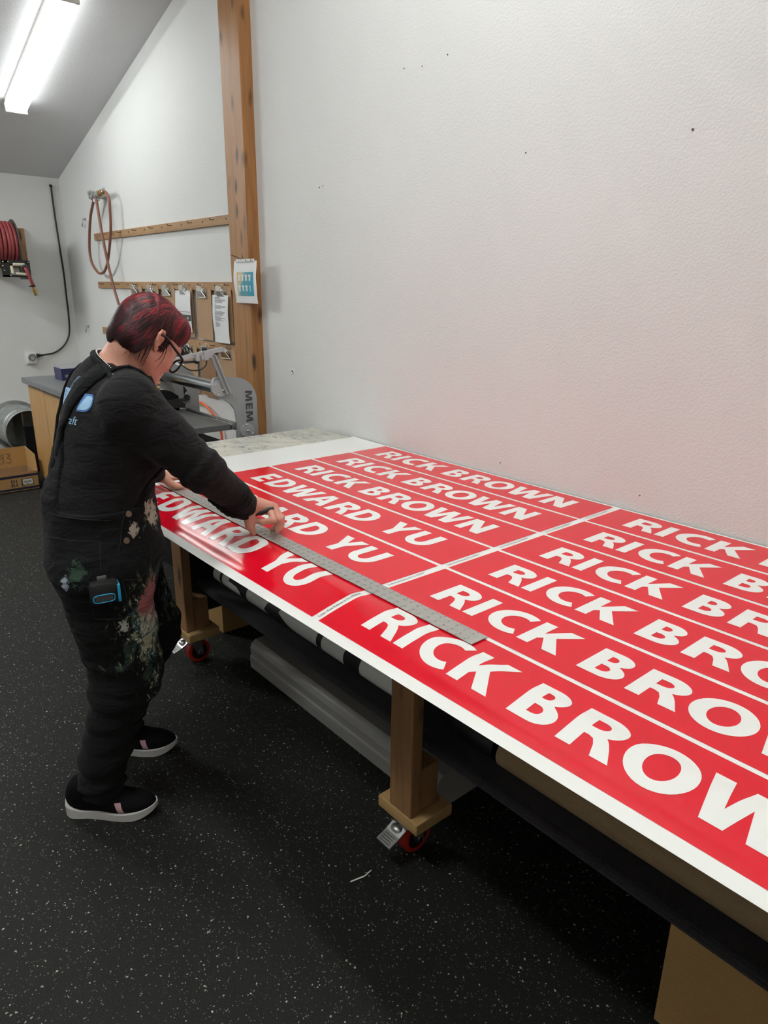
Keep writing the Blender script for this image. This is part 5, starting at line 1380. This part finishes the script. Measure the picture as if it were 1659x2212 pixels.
# printed emblem and lettering on the back of the shirt (only partly visible behind the strap)
b = NB()
def put2d_fine(bm, vf, fn, mi, step=0.09):
    t = NB(); put2d(t, vf, lambda u, v: (u, v, 0))
    for ax_ in (0, 1):
        lo_ = min(v.co[ax_] for v in t.verts); hi_ = max(v.co[ax_] for v in t.verts); k = lo_+step
        while k < hi_:
            co = [0, 0, 0]; co[ax_] = k; no = [0, 0, 0]; no[ax_] = 1
            bmesh.ops.bisect_plane(t, geom=t.verts[:]+t.edges[:]+t.faces[:], plane_co=co, plane_no=no); k += step
    mp = {v: bm.verts.new(fn(v.co.x, v.co.y)) for v in t.verts}
    for f in t.faces: bm.faces.new([mp[v] for v in f.verts]).material_index = mi
    t.free()
def back_fn(cx_, cz_, s, lift): return lambda u, v: Vector(on_trunk(core_shirt, cx_+u*s, cz_+v*s, -1, lift))
ring_o = [(0.0, 0.0)]+arcp(0.55, 0.55, 0.55, 0.55, -90, 90, 14)+[(0.0, 1.1)]
put2d_fine(b, fill2d([ring_o]), back_fn(0.090, 1.248, 0.040, 0.0015), 1)
ring_i = [(0.06, 0.10)]+arcp(0.55, 0.55, 0.44, 0.44, -90, 90, 14)+[(0.30, 0.99)]
put2d_fine(b, fill2d([ring_i]), back_fn(0.090, 1.248, 0.040, 0.0024), 0)
put2d_fine(b, fill2d([[(-0.2, 1.1), (0.9, 1.1), (0.55, 0.0), (0.25, 0.0)]]), back_fn(0.002, 1.256, 0.040, 0.0018), 0)
put2d_fine(b, fill2d([[(0.15, 1.0), (0.35, 1.0), (0.42, 0.3)]]), back_fn(0.002, 1.256, 0.040, 0.0028), 1)
for pl, mi in (([(0, 0), (0.45, 0), (0.5, 0.3), (0.25, 0.3), (0.5, 0.9), (0.2, 0.9)], 2), ([(0.5, 0), (0.8, 0), (1.1, 0.9), (0.85, 0.9)], 2), ([(0.28, 0.1), (0.75, 0.2), (0.85, 0.6), (0.45, 0.8)], 1)):
    put2d_fine(b, fill2d([pl]), back_fn(0.028, 1.300, 0.035, 0.0016+0.0005*mi), mi)
obj('back_emblem', b, [M['print_blue'], M['print_mid'], M['print_grey']], shirt_o)
b = NB()
tv = text2d('craft', 0.030)
x_hi = max(p[0] for p in tv[0])
put2d(b, tv, lambda u, v: Vector(on_trunk(core_shirt, 0.104-x_hi+u, 1.214+v, -1, 0.0016)), 0)
obj('back_lettering', b, M['print_blue'], shirt_o)

# hair ---------------------------------------------------------------------
def head_obj(name, bm, m, smooth=True, me=None, parent=None):
    """Part of the head, built in head axes (forward, up, right)."""
    o = obj(name, bm, m, parent or person, smooth, me=me)
    R4 = Matrix((HF, HU, HR)).transposed().to_4x4(); R4.translation = Vector(HO)
    loc = R4 @ Matrix.Diagonal((HS, HS, HS, 1))
    o.matrix_parent_inverse = world_of(parent or person).inverted() if (parent is None) else Matrix()
    if parent is None:
        o.location, q, o.scale = loc.decompose(); o.rotation_euler = q.to_euler()
    return o
hair = Field()
I3 = None
hair.ell((-0.010, 0.048, 0), (0.102, 0.097, 0.083), I3, 0.02).ell((-0.048, 0.010, 0), (0.060, 0.076, 0.074), I3, 0.03)
hair.ell((-0.056, -0.030, 0.0), (0.042, 0.042, 0.062), I3, 0.03)
hair.ell((-0.030, -0.030, 0.058), (0.024, 0.050, 0.024), I3, 0.02).ell((-0.030, -0.030, -0.058), (0.024, 0.050, 0.024), I3, 0.02)
hair.ell((0.055, 0.085, 0.0), (0.050, 0.050, 0.070), I3, 0.03)
def hair_detail(P, d):
    f, u, r = P[:, 0], P[:, 1], P[:, 2]
    ang_ = np.arctan2(r, u-0.02)
    q = 0.98*f+0.17*u-0.10*r
    g = np.sin(q*330+2*np.sin(q*61)+1.3*np.sin(u*22)+1.1*np.sin(r*25))*0.0009+np.sin(q*150+1.7*np.sin(q*47)+0.8*np.sin(u*18-r*15))*0.0008
    d = d+np.where(np.abs(d) < 0.02, g, 0)
    lim = np.clip((0.030+0.10*(f-0.0)), 0.026, 0.043)
    face = np.maximum(-0.026-f-0.25*np.clip(-u-0.01, 0, 0.06), u-lim)            # face and ears stay bare
    h_ = np.maximum(0.008-np.abs(d+face), 0)
    d = np.maximum(d, -face)+h_*h_/0.032
    bot = -(u+0.066+0.45*np.clip(f+0.055, -1, 0.06)*0.0-0.012*np.sin(r*70+1))
    return np.maximum(d, bot*0.9)
hair_base = Field(); hair_base.p = list(hair.p)
hair.fn(hair_detail)
hv, hq = polygonise(hair, (-0.15, -0.10, -0.12), (0.13, 0.17, 0.12), 0.0026)
me = bpy.data.meshes.new('hair'); me.from_pydata(hv.tolist(), [], hq.tolist()); me.update()
hair_o = head_obj('hair', None, M['hair'], True, me)
def combed(n, steps=24, ds=0.0052):
    """Locks laid over the hair surface, swept back and down."""
    gw = A3(-0.42, -0.72, -0.62); gl = A3(gw@HF, gw@HU, gw@HR)
    def grad(p):
        e = 0.0015; g = np.stack([hair_base(p+A3(*(e if i == j else 0 for j in range(3))))-hair_base(p-A3(*(e if i == j else 0 for j in range(3)))) for i in range(3)], 1)
        return g/np.maximum(np.linalg.norm(g, axis=1), 1e-9)[:, None]
    def proj(p):
        for _ in range(3): p = p-hair_base(p)[:, None]*grad(p)
        return p
    def bare(p):
        f, u, r = p[:, 0], p[:, 1], p[:, 2]
        lim = np.clip(0.030+0.10*f, 0.026, 0.043)
        return ((f > -0.027-0.25*np.clip(-u-0.01, 0, 0.06)) & (u < lim+0.001)) | (u < -0.071+0.012*np.sin(r*70+1))
    th = rng.normal(size=(n*2, 3)); th /= np.linalg.norm(th, axis=1)[:, None]
    p = proj(th*A3(0.11, 0.10, 0.09)+A3(-0.01, 0.045, 0)); p = p[~bare(p)][:n]
    n = len(p)
    jit = rng.normal(size=(n, 3))*0.10
    P, Nn, alive = [p], [grad(p)], [np.ones(n, bool)]
    for k in range(steps):
        g = grad(p); d = gl+jit+0.10*np.sin(p[:, [1, 2, 0]]*40); t = d-g*(d*g).sum(1)[:, None]; t /= np.maximum(np.linalg.norm(t, axis=1), 1e-6)[:, None]
        p = proj(p+t*ds); a = alive[-1] & ~bare(p)
        P.append(np.where(a[:, None], p, P[-1])); p = P[-1]; Nn.append(grad(p)); alive.append(a)
    P = np.stack(P, 1); Nn = np.stack(Nn, 1); alive = np.stack(alive, 1)
    vs, fs = [], []
    for i in range(n):
        m_ = int(alive[i].sum())
        if m_ < 5: continue
        pts, nr = P[i, :m_], Nn[i, :m_]
        tg = np.gradient(pts, axis=0); tg /= np.maximum(np.linalg.norm(tg, axis=1), 1e-9)[:, None]
        bn = np.cross(tg, nr); w0 = rng.uniform(0.0010, 0.0023); lift = rng.uniform(0.0002, 0.0012)
        s0 = len(vs)
        for k in range(m_):
            e = k/(m_-1); w_ = w0*(math.sin(math.pi*(0.06+0.90*e))**0.6); c_ = pts[k]+nr[k]*(lift*math.sin(math.pi*min(1, e*1.2))-0.0004)
            vs += [tuple(c_-bn[k]*w_), tuple(c_+nr[k]*w_*0.55), tuple(c_+bn[k]*w_)]
            if k:
                a = s0+3*(k-1); fs += [(a, a+1, a+4, a+3), (a+1, a+2, a+5, a+4)]
    me_ = bpy.data.meshes.new('hair_locks'); me_.from_pydata(vs, [], fs); me_.update()
    return me_
locks = head_obj('hair_locks', None, M['strand'], True, combed(2100))
locks['kind'] = 'stuff'
def strands(paths, r0):
    b = NB()
    for pts in paths:
        sp_ = smooth_path(pts, 6); n = len(sp_)
        tube(b, sp_, r0, 5, radii=[r0*(1.0-0.85*(k/(n-1))**1.5) for k in range(n)])
    return b
paths = []
for k in range(26):                                     # wisps at the nape and below the ear
    r_ = rng.uniform(-0.06, 0.07); f_ = -0.062+0.02*abs(r_)/0.06+rng.uniform(-0.012, 0.022)
    paths.append([(f_-0.012, -0.035, r_*0.98), (f_-0.004, -0.062, r_*0.95), (f_+rng.uniform(-0.004, 0.012), -0.078-rng.uniform(0, 0.012), r_*0.9)])
for k in range(9):
    f_ = -0.022+rng.uniform(-0.010, 0.006); paths.append([(f_-0.006, -0.02, 0.082), (f_, -0.05, 0.080), (f_+0.010, -0.082-rng.uniform(0, 0.018), 0.070)])
paths.append([(0.004, 0.030, 0.083), (0.016, 0.0, 0.084), (0.022, -0.030, 0.080), (0.014, -0.062, 0.078)])
paths.append([(0.010, 0.028, 0.082), (0.026, -0.005, 0.080), (0.036, -0.034, 0.074), (0.036, -0.066, 0.068)])
paths.append([(0.006, 0.026, 0.082), (0.018, -0.01, 0.083), (0.021, -0.04, 0.080), (0.010, -0.058, 0.078)])
b = strands(paths, 0.0014)
wis = head_obj('loose_strands', b, M['hair'], True)
# short cropped sideburn in front of the ear
b = NB()
for k in range(60):
    u0 = rng.uniform(-0.012, 0.032); f0 = rng.uniform(0.006, 0.034-0.3*max(0, 0.02-u0))
    tube(b, [(f0, u0, 0.0715+rng.uniform(0.0, 0.002)), (f0-0.004, u0-0.007, 0.0735), (f0-0.006, u0-0.015, 0.0715)], 0.0011, 4, radii=[0.0013, 0.0011, 0.0003])
side = head_obj('sideburn', b, M['hair'], True)
# spectacles
b = NB()
for s in (-1, 1):
    lens = [(0.100-0.10*abs(math.cos(a))*0.0-(0.014*((math.cos(a)*s+1)/2)**2 if True else 0), -0.008+0.023*math.sin(a), s*0.034+0.029*math.cos(a)) for a in np.linspace(0, 2*math.pi, 33)[:-1]]
    tube(b, [(0.112-0.010*(abs(r)/0.063)**2, u, r) for f, u, r in lens], 0.0032, 8, closed=True)
    tube(b, smooth_path([(0.101, 0.004, s*0.064), (0.090, 0.008, s*0.074), (0.045, 0.016, s*0.079), (0.005, 0.024, s*0.081), (-0.018, 0.018, s*0.080)], 6), 0.0040, 8)
    sph(b, (0.100, 0.004, s*0.065), 0.004, (1.2, 1.4, 1), 8)
tube(b, smooth_path([(0.111, 0.0, -0.006), (0.114, 0.003, 0), (0.111, 0.0, 0.006)], 5), 0.0022, 6)
gl = head_obj('spectacles', b, M['black'], True)
# necklace
b = NB()
nk = rays(core_shirt, np.repeat((NCK+nax*0.014)[None], 80, 0), np.cos(np.linspace(0, 2*math.pi, 80, endpoint=False))[:, None]*nu+np.sin(np.linspace(0, 2*math.pi, 80, endpoint=False))[:, None]*nv, 0.14)
nkc = NCK+nax*0.024
for k in range(80):
    q_ = nk[k]+(nkc-nk[k])*0.06+nax*0.009
    sph(b, Vector(q_), 0.0024, (1, 1, 1), 6)
obj('necklace', b, M['chrome'], person, True)
# eyebrow
b = strands([[(0.092, 0.030, s*0.018), (0.090, 0.036, s*0.034), (0.076, 0.034, s*0.052)] for s in (-1, 1)], 0.0032)
head_obj('eyebrow', b, M['hair'], True)

# trainers -----------------------------------------------------------------------
def trainer(heel, direction, tilt=0.0):
    d = Vector(direction).normalized(); s = Vector((d.y, -d.x, 0)); u = Vector((0, 0, 1)); hv_ = Vector(heel)
    LBm = np.array([[*d], [*s], [*u]])
    W = lambda x, y, z: hv_+d*x+s*y+u*z
    Lg = 0.285
    def half(t):
        return 0.034+0.012*math.sin(max(0, t-0.25)*math.pi/0.75*0.9)*1.0-0.004*math.sin(min(1, max(0, (t-0.2)/0.4))*math.pi)
    def outline(n=20):
        o_ = []
        for k in range(n+1):
            t = k/n
            w_ = half(t)
            if t < 0.12: w_ *= math.sqrt(max(0, 1-((0.12-t)/0.12)**2))
            if t > 0.72: w_ *= math.sqrt(max(0, 1-((t-0.72)/0.28)**2))
            o_.append((t*Lg, w_))
        return o_
    b = NB(); o_ = outline(28); lo_l, lo_r, hi_l, hi_r = [], [], [], []
    for x, w_ in o_:
        t = x/Lg
        zl = 0.001+0.030*max(0, (t-0.72)/0.28)**2+0.012*max(0, (0.10-t)/0.10)**2
        zh = 0.034+0.014*max(0, (0.2-t)/0.2)+0.012*max(0, (t-0.72)/0.28)**2-0.006*math.sin(min(1, t)*math.pi)
        fl = 1.0
        lo_l.append(b.verts.new(W(x, w_*0.96, zl))); lo_r.append(b.verts.new(W(x, -w_*0.96, zl)))
        hi_l.append(b.verts.new(W(x, w_*1.03+0.001, zh))); hi_r.append(b.verts.new(W(x, -w_*1.03-0.001, zh)))
    for i in range(len(o_)-1):
        b.faces.new((lo_l[i], lo_l[i+1], hi_l[i+1], hi_l[i])); b.faces.new((lo_r[i], hi_r[i], hi_r[i+1], lo_r[i+1]))
        b.faces.new((hi_l[i], hi_l[i+1], hi_r[i+1], hi_r[i])); b.faces.new((lo_l[i], lo_r[i], lo_r[i+1], lo_l[i+1]))
    b.faces.new((lo_l[0], hi_l[0], hi_r[0], lo_r[0])); b.faces.new((lo_l[-1], lo_r[-1], hi_r[-1], hi_l[-1]))
    bmesh.ops.remove_doubles(b, verts=b.verts, dist=1e-5)
    f = Field()
    P_ = lambda x, y, z: np.array(W(x, y, z))
    f.ell(P_(0.062, 0, 0.062), (0.058, 0.036, 0.052), LBm, 0.03).ell(P_(0.185, 0, 0.044), (0.094, 0.044, 0.036), LBm, 0.04).cone(P_(0.06, 0, 0.10), P_(0.15, 0, 0.062), 0.038, 0.030, 0.03)
    f.fn(lambda P, dd: np.maximum(dd, (0.026-P[:, 2])))
    c = np.array(W(Lg/2, 0, 0.06))
    up = implicit('shoe', f, c-A3(.2, .2, .06), c+A3(.2, .2, .1), 0.0035, M['knit'], person)
    obj('sole', b, M['sole'], up, 40)
    b = NB()
    xs = [0.178, 0.196]
    rows = []
    for zi in range(6):
        zz = 0.034+zi*0.0065; row = []
        for x in xs:
            xx = x-zi*0.0022
            c0 = np.array(W(xx, 0.0, zz)); hit = rays(f, [c0], [np.array(s)], 0.08, 120)[0]
            row.append(b.verts.new(Vector(hit)+s*0.0015))
        rows.append(row)
    for A, B in zip(rows, rows[1:]): b.faces.new((A[0], A[1], B[1], B[0]))
    obj('pink_tab', b, M['pink'], up)
    return up
trainer((-1.968, 0.405, 0.0), (0.645, 0.767, 0))
trainer((-2.215, 0.580, 0.0), (0.62, 0.785, 0))

# marker in her hand, tape measure clipped to the pocket ---------------------------
mk = thing('marker', 'black marker held in the curled fingers of her right hand', 'marker', (-1.74, 1.0, 0.905))
a, c = Vector((-1.729, 1.030, 0.925)), Vector((-1.748, 0.984, 0.910))
b = NB(); cyl(b, a, a+(c-a)*0.65, 0.0075, 0.0085, 14); cyl(b, a+(c-a)*0.65, c, 0.006, 0.0045, 12); obj('barrel', b, M['black'], mk, 30)
b = NB(); cyl(b, a-(c-a)*0.22, a, 0.0045, 0.0072, 12); obj('cap', b, M['black'], mk, 30)
tpc = side_pt(ov, -0.035, 0.80, 0.0)
tp = thing('tape_measure', 'black tape measure with blue trim clipped to the overalls pocket', 'tape measure', tuple(tpc))
T4 = Matrix((TR, TF, TU)).transposed().to_4x4(); T4.translation = Vector(tpc+TR*0.022)
b = NB(); box(b, (-0.020, -0.036, -0.031), (0.020, 0.036, 0.028), 0.012, mx=T4); obj('case', b, M['black'], tp, 35)
b = NB(); tube(b, [T4 @ Vector((0.0205, -0.004+0.026*math.copysign(abs(math.cos(a))**0.5, math.cos(a)), -0.013+0.0105*math.copysign(abs(math.sin(a))**0.5, math.sin(a)))) for a in np.linspace(0.05, 2*math.pi+0.05, 33)[:-1]], 0.0016, 6, closed=True); box(b, (-0.016, 0.030, -0.030), (0.0212, 0.0375, 0.020), 0.002, mx=T4); obj('blue_trim', b, M['cyan'], tp, True)
b = NB(); box(b, (0.0195, -0.026, -0.020), (0.0208, 0.018, -0.005), 0.0008, mx=T4); obj('name_plate', b, M['ink'], tp)
b = NB(); box(b, (-0.024, -0.012, -0.02), (-0.020, 0.012, 0.034), 0.001, mx=T4); obj('belt_clip', b, M['steel'], tp)
